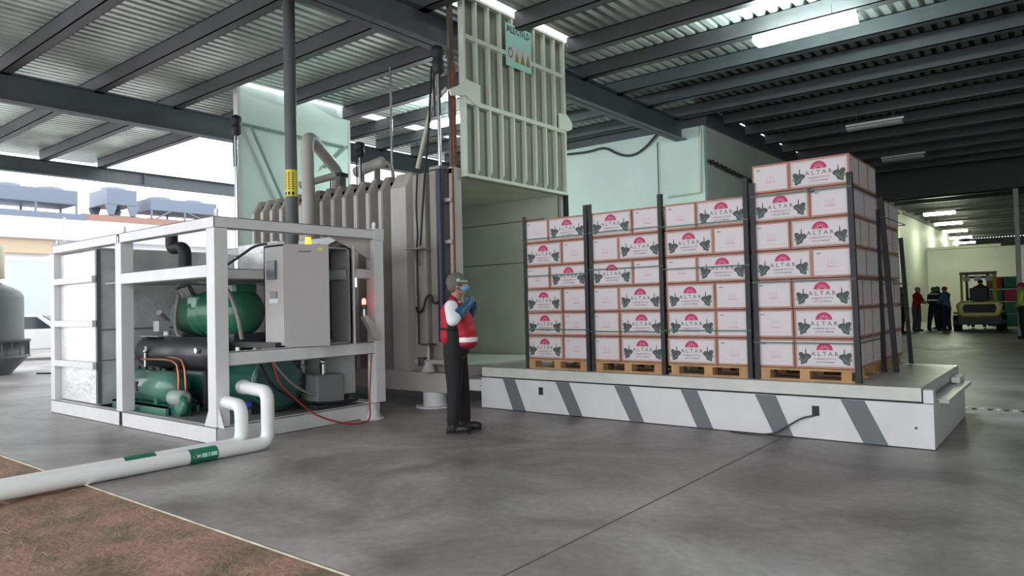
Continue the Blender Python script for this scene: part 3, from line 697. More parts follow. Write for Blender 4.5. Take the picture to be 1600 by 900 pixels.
# lift cylinders
def hoist(x, y, zb, zt, zh, label):
    t = thing('door_hoist', label, 'hoist', (x, y, zb), 0, 'hoists with black hoods')
    MB().cyl((x, y, zb), (x, y, zt), .028, n=14).build('rod', chrome if zb > 3.4 else chrome, t)
    MB().lathe((x, y, zt), (0, 0, 1), [(0, .05), (.04, .085), (zh*.45, .085), (zh*.55, .07), (zh*.75, .10), (zh*.92, .09), (zh, .03)], 20).build('hood', black, t)
    for s in (-1, 1): MB().tube([(x+s*.055, y-.03, zt+.15), (x+s*.06, y-.03, zt-.25), (x+s*.05, y-.03, zt-.6)], .012, 8).build('strap', black, t)
    return t
h1 = hoist(-7.05, 7.26, 3.46, 4.78, .42, 'tall door hoist with black hood beside the raised door')
MB().tube([(-7.55, 7.3, 3.5), (-7.07, 7.28, 4.75)], .035, 10).tube([(-7.2, 7.27, 4.35), (-6.9, 7.27, 4.55)], .03).build('brace', beige_light, h1)
MB().tube([(-7.12, 7.2, 4.9), (-7.16, 7.16, 4.0), (-7.22, 7.1, 3.2), (-7.3, 7.08, 2.32)], .016, 8).build('cable', black, h1)
h2 = hoist(-12.6, 7.36, .02, 4.85, .40, 'hoist with black hood at the left edge of the green wall slab')
h3 = hoist(-9.95, 8.2, 3.53, 4.15, .28, 'short hoist with black hood on the chamber roof')
tag(MB().cyl((-9.55, 8.6, 3.525), (-9.55, 8.6, 5.8), .022).build('hanging_rod', chrome), 'thin pale rod hanging from the roof down to the chamber top', 'rod')
# column
pc = thing('pipe_column', 'dark grey round column with a yellow label rising beside the cabinet in front of the chamber', 'column', (-8.52, 5.80, 0))
MB().cyl((-8.52, 5.80, 0), (-8.52, 5.80, 5.80), .082, n=28).build('shaft', mat('column_dark', (.09, .095, .095), .5, var=.1), pc)
MB().cyl((-8.52, 5.80, 0), (-8.52, 5.80, .02), .24, n=24).build('base_plate', dark, pc)
yl = MB().cyl((-8.52, 5.80, 3.03), (-8.52, 5.80, 3.40), .084, n=28, caps=False, m=yellow)
for i in range(8):
    z = 3.13+i*.032
    for a in (-75, -38, 0):
        aa = R(a-20); u = .0845
        yl.box(-.013, .013, -.001, .001, -.009, .009, mat('label_olive', (.12, .10, .01), .6), Matrix.Translation((-8.52+u*math.cos(aa), 5.80+u*math.sin(aa), z)) @ Matrix.Rotation(aa+math.pi/2, 4, 'Z'))
for a in (-75, -38, 0):
    aa = R(a-20); u = .0845
    yl.box(-.015, .015, -.001, .001, -.025, .022, black, Matrix.Translation((-8.52+u*math.cos(aa), 5.80+u*math.sin(aa), 3.07)) @ Matrix.Rotation(aa+math.pi/2, 4, 'Z'))
yl.build('label_sleeve', None, pc)
tag(MB().cyl((-10.5, 7.32, 3.62), (-9.9, 7.6, 3.74), .06).box(-10.3, -10.24, 7.38, 7.44, 3.40, 3.62).build('side_pipe', beige_paint), 'short beige pipe stub crossing behind the yellow labelled column', 'pipe')
# ================================================================== REFRIGERATION SKID
sk = thing('skid_frame', 'open white steel skid frame holding the refrigeration machinery', 'frame', (-9.8, 4.0, 0))
def sb(name, *a, m=white_paint, bev=.006): return MB().box(*a).build(name, m, sk, bev)
for (a, b, c, d) in ((-7.5, -7.33, 4.0, 4.16), (-9.83, -9.66, 4.0, 4.16), (-12.1, -11.95, 4.0, 4.16), (-7.5, -7.33, 6.25, 6.41), (-9.83, -9.66, 6.25, 6.41), (-12.1, -11.95, 6.25, 6.41)):
    sb('post', a, b, c, d, .19, 2.38)
# rails as channels
def rail_x(name, xa, xb, y, z0, z1, wd=.1):
    return MB().box(xa, xb, y, y+.012, z0, z1).box(xa, xb, y, y+wd, z1-.012, z1).box(xa, xb, y, y+wd, z0, z0+.012).build(name, white_paint, sk, .003)
def rail_y(name, ya, yb_, x, z0, z1, wd=.1):
    return MB().box(x-.012, x, ya, yb_, z0, z1).box(x-wd, x, ya, yb_, z1-.012, z1).box(x-wd, x, ya, yb_, z0, z0+.012).build(name, white_paint, sk, .003)
rail_x('top_rail', -12.0, -9.78, 4.0, 2.37, 2.5); rail_x('top_rail', -9.70, -7.33, 4.0, 2.37, 2.5)
MB().box(-12.08, -12.0, 4.02, 4.1, 2.38, 2.49).box(-9.78, -9.70, 4.02, 4.1, 2.38, 2.49).build('rail_joint', dark, sk)
rail_y('top_rail', 4.0, 6.3, -7.33, 2.37, 2.5); MB().box(-7.5, -7.32, 6.24, 6.42, 2.36, 2.52).build('corner_block', white_paint, sk, .006)
rail_x('top_rail', -12.1, -7.4, 6.35, 2.37, 2.5); rail_y('top_rail', 4, 6.4, -12.0, 2.37, 2.5)
rail_x('base_rail', -12.1, -9.76, 4.0, 0.0, .19); rail_x('base_rail', -9.66, -7.33, 4.0, 0, .19)
MB().box(-9.76, -9.66, 4.02, 4.1, .01, .18).box(-12.12, -12.05, 4.02, 4.1, .01, .18).build('rail_joint', dark, sk)
rail_y('base_rail', 4.0, 6.3, -7.33, 0, .19); rail_x('base_rail', -12.1, -7.4, 6.3, 0, .19); rail_y('base_rail', 4, 6.4, -12, 0, .19)
MB().box(-12.05, -7.45, 4.1, 6.3, .14, .16).build('floor_plate', mat('skid_floor', (.16, .16, .15), .6), sk)
rail_x('shelf_rail', -9.66, -7.5, 4.0, 1.83, 1.98); rail_y('side_rail', 4.12, 5.2, -8.0, 1.84, 1.97)
rail_y('side_rail', 6.0, 6.25, -7.42, 1.84, 1.98); rail_y('side_rail', 4.16, 6.25, -7.36, .84, 1.0, .16)
MB().box(-10.45, -8.1, 4.12, 6.2, 1.86, 1.88).build('shelf_plate', mat('shelf_grey', (.34, .34, .34), .5), sk)
rail_x('shelf_rail', -9.66, -7.5, 5.9, 1.83, 1.98)
MB().box(-10.2, -7.55, 4.88, 4.96, .99, 1.06).build('equipment_rail', dark, sk); MB().box(-10.2, -7.55, 5.3, 5.38, .99, 1.06).build('equipment_rail', dark, sk)
for z in (1.90, 1.28, .70): MB().box(-12.06, -10.55, 3.99, 4.04, z, z+.09).build('side_rail', white_paint, sk, .004)
for s in (-1, 1):
    MB().prism([(0, .19), (s*.12, .19), (0, .42)], lambda u, v, d: (-7.415+(.085 if s > 0 else -.085)+u, d, v), 4.02, 4.03).build('gusset', white_paint, sk)
MB().cyl((-7.28, 6.12, 0), (-7.28, 6.12, .015), .16, n=24).cyl((-7.25, 6.12, .015), (-7.25, 6.12, .2), .1, .03, 12).build('foot_plate', white_paint, sk)
MB().prism([(6.25, 2.37), (6.25, 2.1), (5.6, 2.37)], lambda u, v, d: (d, u, v), -7.42, -7.40).build('gusset', beige_light, sk)
for (x, y) in ((-7.42, 4.08), (-7.42, 6.33), (-9.74, 4.08), (-12.03, 4.08)):
    z = 2.5 if (x, y) != (-7.42, 6.33) else 2.52
    MB().box(x-.03, x+.03, y-.008, y+.008, z, z+.03).lathe((x, y-.008, z+.06), (0, 1, 0), [(0, .035), (.016, .035)], 16).build('lifting_lug', white_paint, sk)
MB().cyl((-8.35, 5.9, 2.1), (-7.6, 6.2, 2.42), .09, n=20).build('duct', mat('duct_dark', (.04, .04, .04), .5), sk)

# foil clad box
fb = thing('foil_clad_tank', 'silver foil wrapped rectangular tank at the left end of the skid', 'insulated tank', (-11.3, 4.1, .2))
MB().box(-11.94, -10.57, 4.08, 6.12, .2, 2.36).build('cladding', foil, fb, .02)
MB().box(-11.94, -10.6, 4.07, 4.081, .74, .76).box(-10.571, -10.562, 4.12, 6.1, .80, .82).box(-10.571, -10.562, 4.12, 6.1, 1.22, 1.25).box(-10.571, -10.56, 4.3, 6.1, 1.86, 1.94).build('seam', mat('foil_seam', (.25, .25, .25), .5, .3), fb)
MB().box(-10.6, -10.545, 4.05, 4.10, .22, 2.35).build('corner_strip', mat('corner_dark', (.10, .10, .10), .5), fb)
fb2 = thing('foil_clad_casing', 'dull foil covered casing behind the shelf at the middle of the skid', 'insulated tank', (-9.4, 6.2, .2))
MB().box(-10.5, -9.4, 6.14, 6.24, 1.0, 2.50).box(-10.5, -9.4, 6.1, 6.24, 1.0, 1.04).build('cladding', foil, fb2, .01)
MB().box(-9.6, -9.4, 6.15, 6.24, .16, 1.0).build('leg', dark, fb2); MB().box(-10.5, -10.3, 6.15, 6.24, .16, 1.0).build('leg', dark, fb2)

# black insulated elbow pipe on the shelf
bp = MB().bend([(-10.15, 4.9, 2.56), (-10.15, 4.9, 2.37), (-9.76, 4.9, 2.37), (-9.76, 4.9, 1.88)], .085, .14, 18)
tag(bp.build('insulated_pipe', black), 'fat black insulated pipe elbow standing on the skid shelf', 'pipe')

# dark horizontal vessel
dv = thing('oil_separator_vessel', 'dark grey horizontal cylindrical vessel below the green compressor', 'vessel', (-9.5, 4.68, .6))
MB().lathe((-10.5, 4.68, .91), (1, 0, 0), [(0, .03), (.02, .12), (.08, .19), (.16, .215), (1.9, .215), (1.98, .19), (2.04, .12), (2.06, .03)], 36).build('shell', darkvessel, dv)
for x in (-10.1, -8.9): MB().box(x-.04, x+.04, 4.70, 4.86, .16, .74).build('saddle', dark, dv)
for x in (-9.95, -8.6): MB().cyl((x, 4.47, .97), (x, 4.43, .97), .035).build('port_cap', chrome, dv)
MB().box(-10.35, -9.8, 4.53, 4.83, 1.125, 1.14).build('top_plate', mat('plate_grey', (.35, .36, .35), .5), dv)
MB().cyl((-9.85, 4.68, 1.12), (-9.85, 4.68, 1.2), .05).box(-9.93, -9.77, 4.53, 4.67, 1.2, 1.34).cyl((-9.85, 4.68, 1.34), (-9.7, 4.5, 1.46), .04).build('solenoid_valve', mat('valve_silver', (.5, .5, .52), .35, .5), dv)

# compressor
cm = thing('compressor', 'large green screw compressor on the upper rails of the skid', 'compressor', (-9.1, 5.05, 1.06))
MB().lathe((-10.0, 5.05, 1.42), (1, 0, 0), [(0, .04), (.03, .18), (.10, .25), (.14, .29), (.55, .29), (.56, .31), (.62, .31), (.63, .27), (.85, .28)], 36).build('compressor_body', green_m, cm)
MB().lathe((-9.15, 5.05, 1.44), (1, 0, 0), [(0, .34), (.04, .35), (.05, .31), (.62, .31), (.70, .26), (.77, .18), (.79, .05)], 36).build('motor_body', green_m, cm)
MB().lathe((-10.02, 5.05, 1.42), (1, 0, 0), [(0, .05), (.01, .24), (.06, .25)], 30).build('end_cover', mat('cover_mint', (.25, .42, .35), .3), cm)
MB().box(-9.5, -9.25, 4.78, 5.05, 1.5, 1.66).build('suction_block', mat('block_mint', (.25, .42, .35), .35), cm, .03)
MB().cyl((-9.9, 5.0, 1.65), (-9.9, 4.9, 1.8), .06).cyl((-9.75, 5.0, 1.65), (-9.75, 4.9, 1.82), .06).build('valve_cap', chrome, cm)
MB().box(-8.85, -8.45, 4.9, 5.2, 1.70, 1.80).build('terminal_box', green_m, cm, .01)
MB().tube([(-9.95, 4.85, 1.80), (-9.6, 4.8, 1.9), (-9.2, 4.78, 1.86), (-8.6, 4.72, 1.82), (-8.3, 4.72, 1.72), (-8.15, 4.75, 1.4), (-8.15, 4.8, 1.1)], .028, 8, None, 2).build('conduit_hose', mat('hose_grey', (.22, .21, .19), .5), cm)
MB().tube([(-9.65, 4.75, 1.7), (-9.72, 4.72, 1.4), (-9.68, 4.72, 1.15), (-9.5, 4.75, 1.08)], .025, 8, None, 2).build('conduit_hose', mat('hose_grey', (.22, .21, .19), .5), cm)
for x in (-9.75, -8.5): MB().box(x-.06, x+.06, 4.86, 5.4, 1.06, 1.16).build('mounting_foot', dark, cm)
# lower tank
lt = thing('receiver_tank', 'small green capsule tank on a green channel base at the front of the skid', 'tank', (-9.7, 4.45, .16))
MB().lathe((-10.42, 4.45, .48), (1, 0, 0), [(0, .02), (.02, .10), (.07, .16), (.15, .2), (.25, .21), (1.15, .21), (1.25, .2), (1.33, .16), (1.38, .1), (1.4, .02)], 36).build('shell', tank_green, lt)
MB().box(-10.5, -8.95, 4.22, 4.26, .16, .27).box(-10.5, -8.95, 4.22, 4.66, .25, .27).box(-10.5, -8.95, 4.62, 4.66, .16, .27).build('base_channel', tank_green, lt)
for x in (-10.15, -9.35): MB().box(x-.05, x+.05, 4.28, 4.62, .27, .36).build('saddle', teal_dark, lt)
MB().box(-9.98, -9.84, 4.235, 4.25, .42, .55).build('name_plate', mat('plate_pale', (.35, .5, .45), .5), lt)
MB().box(-9.84, -9.78, 4.235, 4.26, .42, .55).build('gauge_slot', black, lt)
m_ = MB()
for x in (-10.2, -10.0, -9.8, -9.6, -9.45): m_.cyl((x, 4.45, .68), (x, 4.45, .72), .03)
m_.build('ports', dark, lt)
MB().tube([(-10.1, 4.45, .82), (-9.4, 4.42, .84), (-9.1, 4.4, .83), (-8.97, 4.4, .76), (-8.97, 4.4, .35)], .016, 8, None, 1).tube([(-10.0, 4.5, .86), (-9.2, 4.48, .87), (-8.93, 4.46, .82), (-8.90, 4.46, .4)], .016, 8, None, 1).build('copper_pipe', copper, lt)
MB().cyl((-10.0, 4.45, .72), (-10.0, 4.45, .92), .018).sphere((-10.0, 4.45, .93), .03).build('valve', chrome, lt)
# motor with fan behind post, big vessel
mo = thing('oil_pump', 'small dark green pump beside the capsule tank', 'pump', (-8.85, 4.4, .16))
MB().lathe((-8.98, 4.33, .38), (1, 0, 0), [(0, .08), (.02, .1), (.28, .1), (.3, .07)], 20).build('motor', mat('pump_pale', (.3, .36, .32), .4), mo)
MB().box(-8.95, -8.7, 4.28, 4.42, .16, .29).build('bracket', teal_dark, mo)
MB().lathe((-8.72, 4.33, .30), (0, -1, 0), [(0, .12), (.03, .13), (.06, .1)], 20).build('volute', green_m, mo)
bv = thing('shell_condenser', 'big dark green horizontal vessel low in the skid behind the corner post', 'vessel', (-8.6, 5.1, .16))
MB().lathe((-9.6, 5.1, .56), (1, 0, 0), [(0, .3), (.03, .36), (.06, .36), (.065, .32), (1.72, .32), (1.725, .36), (1.77, .36), (1.78, .3)], 40).build('shell', teal_dark, bv)
for x in (-9.3, -8.1): MB().box(x-.05, x+.05, 4.85, 5.35, .16, .32).build('saddle', dark, bv)
m_ = MB()
for i in range(12):
    a = 2*math.pi*i/12; m_.cyl((-7.84, 5.1+.32*math.cos(a), .56+.32*math.sin(a)), (-7.79, 5.1+.32*math.cos(a), .56+.32*math.sin(a)), .018, n=6)
m_.build('end_bolts', dark, bv)
MB().sphere((-7.62, 4.55, .34), .05, None, 12, 8).build('blue_valve_handle', mat('handle_blue', (.02, .06, .4), .4), bv)
tag(MB().cyl((-7.75, 4.3, .16), (-7.75, 4.3, .28), .05, .03).cyl((-7.85, 4.3, .28), (-7.65, 4.3, .28), .02).sphere((-7.75, 4.3, .31), .035, None, 10, 8).build('drain_valve', mat('brass', (.45, .36, .16), .35, .8)), 'small brass drain valve on the skid floor near the corner post', 'valve')
# pumps and clutter at right bay
vp = thing('vacuum_pump', 'grey blue vacuum pump on the skid floor under the control cabinet', 'pump', (-8.0, 5.75, .16))
MB().lathe((-8.35, 5.72, .46), (1, 0, 0), [(0, .1), (.03, .14), (.45, .14), (.48, .1)], 26).build('motor', mat('pump_bluegrey', (.14, .16, .19), .45), vp)
MB().box(-7.9, -7.62, 5.52, 5.95, .22, .60).build('pump_housing', mat('pump_grey', (.20, .20, .20), .5), vp, .02)
MB().box(-8.4, -7.6, 5.5, 5.98, .16, .22).build('base', dark, vp)
MB().cyl((-7.76, 5.72, .6), (-7.76, 5.72, .74), .03).sphere((-7.76, 5.72, .76), .045, None, 10, 8).build('inlet', chrome, vp)
wb = thing('junction_tank', 'pale box shaped tank under the right shelf of the skid', 'tank', (-8.3, 6.1, .16))
MB().box(-8.6, -7.75, 6.02, 6.24, .3, .84).build('body', mat('pale_box', (.42, .42, .41), .5), wb, .01)
MB().box(-8.22, -8.18, 6.0, 6.02, .3, .84).build('divider', dark, wb); MB().box(-8.5, -8.4, 6.05, 6.2, .16, .3).build('foot', dark, wb); MB().box(-7.95, -7.85, 6.05, 6.2, .16, .3).build('foot', dark, wb)
tag(MB().tube([(-7.7, 4.7, .95), (-7.62, 4.8, .6), (-7.6, 5.1, .38), (-7.62, 5.4, .26), (-7.6, 5.8, .22), (-7.55, 6.1, .24)], .022, 8, None, 2).build('hose', black), 'black hose drooping inside the right bay of the skid', 'hose')
tag(MB().tube([(-7.8, 4.9, .95), (-7.7, 5.2, .5), (-7.66, 5.6, .3), (-7.7, 5.9, .3)], .016, 8, None, 2).build('hose', mat('hose_grey', (.22, .21, .19), .5)), 'thin grey hose drooping inside the right bay of the skid', 'hose')
tag(MB().tube([(-7.30, 4.68, .84), (-7.29, 4.75, .6), (-7.28, 4.95, .4), (-7.25, 5.2, .18), (-7.15, 5.45, .06), (-7.08, 5.65, .012), (-7.06, 5.8, .012), (-7.1, 5.95, .03), (-7.24, 6.05, .3), (-7.29, 6.12, .6), (-7.3, 6.15, .84)], .01, 8, None, 2).build('red_hose', red_m), 'thin red hose hanging in a loop from the skid side rail to the floor', 'hose')
# control cabinet
cbx = thing('control_cabinet', 'grey electrical control cabinet with open door leaves on the skid', 'control cabinet', (-7.7, 5.45, 1.0))
ax, bx_, ay, by, az, bz = -7.9, -7.48, 4.96, 5.98, 1.0, 2.25
MB().box(ax, bx_, ay, ay+.02, az, bz).box(ax, bx_, by-.02, by, az, bz).box(ax, bx_, ay, by, bz-.02, bz).box(ax, bx_, ay, by, az, az+.02).box(ax, ax+.02, ay, by, az, bz).box(bx_-.03, bx_, by-.05, by, az, bz).build('body', cab, cbx)
MB().box(ax+.025, ax+.035, ay+.03, by-.03, az+.04, bz-.04).build('mounting_plate', cabi, cbx)
m_ = MB()
for j, z in enumerate((1.2, 1.45, 1.72, 1.98)):
    for i in range(5): m_.box(ax+.035, ax+.10+.03*((i+j) % 2), ay+.1+i*.17, ay+.2+i*.17, z, z+.13)
m_.build('switchgear', mat('switchgear_dark', (.10, .10, .11), .5, var=.5, scale=9), cbx)
th = R(28); Lf = .53
def leaf(hx, hy, ang, name):
    d = Vector((math.sin(ang), math.cos(ang), 0)); n = Vector((d.y, -d.x, 0))
    def P(u, v, w_): return Vector((hx, hy, 0))+d*u+n*w_+Vector((0, 0, v))
    mb = MB(); mb.prism([(0, az), (Lf, az), (Lf, bz), (0, bz)], lambda u, v, w_: P(u, v, w_), 0, .02)
    mb.prism([(0, az), (.015, az), (.015, bz), (0, bz)], lambda u, v, w_: P(u, v, w_), -.03, 0).prism([(Lf-.015, az), (Lf, az), (Lf, bz), (Lf-.015, bz)], lambda u, v, w_: P(u, v, w_), -.03, 0)
    o = mb.build('door', cab, cbx, .003); return o, P
o1, P1 = leaf(-7.475, 4.965, th, 'door')
MB().prism([(.17, 2.15), (.32, 2.15), (.32, 2.17), (.17, 2.17)], lambda u, v, w_: P1(u, v, w_), .02, .022).build('name_mark', ink, o1)
MB().prism([(.40, 2.17), (.46, 2.17), (.46, 2.21), (.40, 2.21)], lambda u, v, w_: P1(u, v, w_), .02, .022).build('warning_sticker', yellow, o1)
d2 = Vector((.80, -.60, 0))
def P2(u, v, w_): return Vector((-7.475, 5.985, 0))+d2*u+Vector((.60, .80, 0))*w_+Vector((0, 0, v))
o2 = MB().prism([(0, az), (.42, az), (.42, bz), (0, bz)], P2, 0, .025).build('door', cab, cbx, .003)
MB().prism([(.36, 1.72), (.39, 1.72), (.39, 1.84), (.36, 1.84)], P2, .025, .05).build('handle', chrome, o2)
MB().box(-7.80, -7.62, ay-.03, ay, 1.83, 2.06).build('air_vent', screen, cbx, .004)
MB().box(-7.76, -7.62, ay-.012, ay, 1.60, 1.68).build('display', screen, cbx, .002)
MB().box(-7.78, -7.60, ay-.006, ay, 1.54, 1.59).build('sticker', white_paint, cbx)
MB().cyl((-7.78, 5.35, 2.25), (-7.78, 5.35, 2.29), .05).build('lamp_base', dark, cbx)
for (a_, b2) in ((5.0, 5.4), (5.5, 5.9)): MB().box(-7.88, -7.52, a_, a_+.03, 2.25, 2.29).build('lifting_bar', cab, cbx)
bc = thing('amber_beacon', 'glowing amber beacon on top of the control cabinet', 'warning light', (-7.62, 5.42, 2.25))
MB().cyl((-7.62, 5.42, 2.25), (-7.62, 5.42, 2.27), .045).build('base', dark, bc); MB().cyl((-7.62, 5.42, 2.27), (-7.62, 5.42, 2.37), .042, .036, 18).build('lens', amber, bc)
tag(MB().tube([(-7.82, 5.1, 2.27), (-8.1, 5.0, 2.3), (-8.35, 4.9, 2.15), (-8.8, 4.8, 1.95), (-8.95, 4.7, 1.89)], .018, 8, None, 2).build('cable', black), 'black cable running from the shelf up to the cabinet top', 'cable')
tag(MB().box(-9.0, -8.02, 4.3, 4.36, 1.885, 1.93).build('cable_tray', mat('tray_grey', (.45, .45, .44), .5)), 'narrow grey cable tray lying on the skid shelf beside the cabinet', 'cable tray')
# signal tower
st = thing('signal_light', 'red lit signal tower light on a bent bracket at the right skid post', 'signal light', (-7.27, 6.1, 1.15))
MB().prism([(-.05, 1.05), (.04, 1.02), (-.02, 1.22), (-.14, 1.36), (-.19, 1.34), (-.10, 1.18)], lambda u, v, d: (d, 6.22+u*1.2, v), -7.33, -7.25).build('bracket', beige_light, st)
MB().cyl((-7.29, 6.03, 1.34), (-7.29, 6.03, 1.44), .025).build('stem', chrome, st)
MB().cyl((-7.29, 6.03, 1.44), (-7.29, 6.03, 1.50), .032).build('green_lens', mat('lens_dark_green', (.02, .08, .04), .3), st)
MB().cyl((-7.29, 6.03, 1.50), (-7.29, 6.03, 1.555), .027).sphere((-7.29, 6.03, 1.555), .027, None, 12, 8).build('red_lens', redlens, st)
# white water pipes
for (px, zt, label, xi, lab) in ((-6.66, .60, 'white pipe nearer the camera, running from the skid across the floor to the left', -7.35, True), (-6.86, .46, 'white pipe behind the first, running from the skid across the floor', -7.5, False)):
    t = thing('water_pipe', label, 'pipe', (px, 4.2, 0), 0, 'pair of white water pipes')
    yv = 4.20 if lab else 4.02
    MB().bend([(xi+.05, yv+.12, zt), (px, yv, zt), (px, yv, .07), (px, 1.0, .07), (px-.02, -1.5, .07)], .068, .12, 24).build('pipe', pvc, t)
    if zt > .5: MB().cyl((-7.36, yv+.125, zt), (-7.28, yv+.12, zt), .08).build('coupling', mat('coupling_grey', (.5, .5, .52), .4), t)
    else: MB().cyl((xi+.0, yv+.125, zt), (xi+.08, yv+.115, zt), .08).build('coupling', pvc, t)
    ls = MB(); y0_, y1_ = ((3.34, 3.62) if lab else (2.84, 3.12))
    ls.cyl((px, y0_, .07), (px, y1_, .07), .0692, n=28, caps=False, m=labelgreen)
    def onp(u, a, r_=.0702): return (px+r_*math.cos(a), u, .07+r_*math.sin(a))
    def patch(u0, u1, a0, a1, m): ls.add([onp(u0, a0), onp(u1, a0), onp(u1, (a0+a1)/2), onp(u1, a1), onp(u0, a1), onp(u0, (a0+a1)/2)], [(0, 1, 2, 5), (5, 2, 3, 4)], m)
    ac = R(0)
    patch(y0_+.11, y0_+.165, R(-10), R(22), mint); patch(y0_+.175, y0_+.19, R(-10), R(22), mint); patch(y0_+.20, y1_-.015, R(-10), R(22), mint)
    ls.add([onp(y0_+.02, R(6)), onp(y0_+.06, R(-14)), onp(y0_+.06, R(26))], [(0, 1, 2)], panel); ls.add([onp(y0_+.06, R(-4)), onp(y0_+.10, R(-4)), onp(y0_+.10, R(16)), onp(y0_+.06, R(16))], [(0, 1, 2, 3)], panel)
    ls.build('flow_label', None, t, fixn=False)

# ================================================================== FORKLIFT
fk = thing('forklift', 'yellow forklift seen from behind at the far end of the hall', 'forklift', (-3.0, 33.2, 0), R(6))
def fb_(name, m, *a, bev=.03, par=None): return MB().box(*a).build(name, m, par or fk, bev, world=False)
MB().prism([(-.62, .55), (.62, .55), (.72, .75), (.78, 1.05), (.6, 1.18), (-.6, 1.18), (-.78, 1.05), (-.72, .75)], lambda u, v, d: (u, d, v), -.35, .35).build('counterweight', flk_y, fk, .06, world=False)
MB().prism([(-.5, .72), (.5, .72), (.56, .9), (.5, 1.05), (-.5, 1.05), (-.56, .9)], lambda u, v, d: (u, d, v), -.37, -.34).build('radiator_grille', black, fk, .03, world=False)
fb_('chassis', dark, -.72, .72, -.3, 2.1, .25, .62)
fb_('hood', flk_y, -.55, .55, .3, 1.3, .62, 1.1)
for s in (-1, 1):
    MB().tube([(s*.56, -.1, 1.15), (s*.56, .0, 2.25), (s*.52, .25, 2.3)], .045, 8).build('guard_post', flk_y, fk, world=False)
    MB().tube([(s*.56, 1.75, .6), (s*.56, 1.45, 2.25)], .045, 8).build('guard_post', flk_y, fk, world=False)
m_ = MB().box(-.62, .62, -.1, 0, 2.24, 2.32).box(-.62, .62, 1.45, 1.55, 2.24, 2.32).box(-.62, -.54, 0, 1.5, 2.24, 2.32).box(.54, .62, 0, 1.5, 2.24, 2.32)
for i in range(5): m_.box(-.42+i*.2, -.38+i*.2, 0, 1.5, 2.25, 2.30)
m_.build('overhead_guard', mat('guard_brown', (.14, .10, .03), .5), fk, world=False)
for s in (-1, 1):
    for (yy, r_) in ((.1, .33), (1.65, .38)):
        MB().cyl((s*.58, yy, r_), (s*.88, yy, r_), r_, n=28, m=black).cyl((s*.86, yy, r_), (s*.89, yy, r_), r_*.5, m=flk_y).build('wheel', None, fk, .03, world=False)
fb_('seat', c_grey, -.3, .3, .75, 1.2, 1.1, 1.22); fb_('seat_back', c_grey, -.3, .3, .6, .74, 1.15, 1.7)
MB().box(-.42, -.32, 2.1, 2.2, .1, 2.3).box(.32, .42, 2.1, 2.2, .1, 2.3).box(-.42, .42, 2.1, 2.2, 2.1, 2.2).box(-.42, .42, 2.1, 2.2, 1.2, 1.3).build('mast', dark, fk, world=False)
for s in (-1, 1): MB().box(s*.2-.06, s*.2+.06, 2.2, 3.2, .06, .1).box(s*.2-.06, s*.2+.06, 2.2, 2.25, .1, .6).build('fork', dark, fk, world=False)
MB().cyl((-.2, -.3, 1.3), (.25, -.3, 1.3), .16, n=20).build('gas_bottle', c_grey, fk, world=False)
for s in (-.38, .0, .38): MB().box(s-.12, s+.12, 1.42, 1.44, 1.98, 2.2).build('notice_card', c_white, fk, world=False)
for s in (-1, 1): MB().cyl((s*.68, -.36, 1.02), (s*.68, -.33, 1.02), .05).build('tail_light', redlens if False else pinkl, fk, world=False)
# crates stack at right
k0 = 0
for i, (x, z, mm, nm) in enumerate(((-2.75, 0, crate_g, 'bottom left'), (-2.25, 0, crate_g, 'bottom right'), (-2.75, .55, crate_g, 'second level left'), (-2.25, .55, crate_g, 'second level right'), (-2.75, 1.1, crate_g, 'third level left'), (-2.25, 1.1, crate_r, 'third level right'), (-2.75, 1.65, crate_r, 'top left'), (-2.25, 1.65, crate_g, 'top right'))):
    y = 38.0; mb = MB(); h = .53; w2 = .24
    mb.box(x-w2, x+w2, y-w2, y+w2, z, z+.04); mb.box(x-w2, x+w2, y-w2, y-w2+.02, z, z+h); mb.box(x-w2, x+w2, y+w2-.02, y+w2, z, z+h); mb.box(x-w2, x-w2+.02, y-w2, y+w2, z, z+h); mb.box(x+w2-.02, x+w2, y-w2, y+w2, z, z+h); mb.box(x-w2-.01, x+w2+.01, y-w2-.01, y-w2, z+h-.06, z+h)
    o = mb.build('plastic_crate', mm); o.location = (0, 0, 0)
    tag(o, '%s plastic crate, %s of the crate pile behind the forklift' % ('red' if mm is crate_r else 'green', nm), 'crate', 'crates piled behind the forklift')

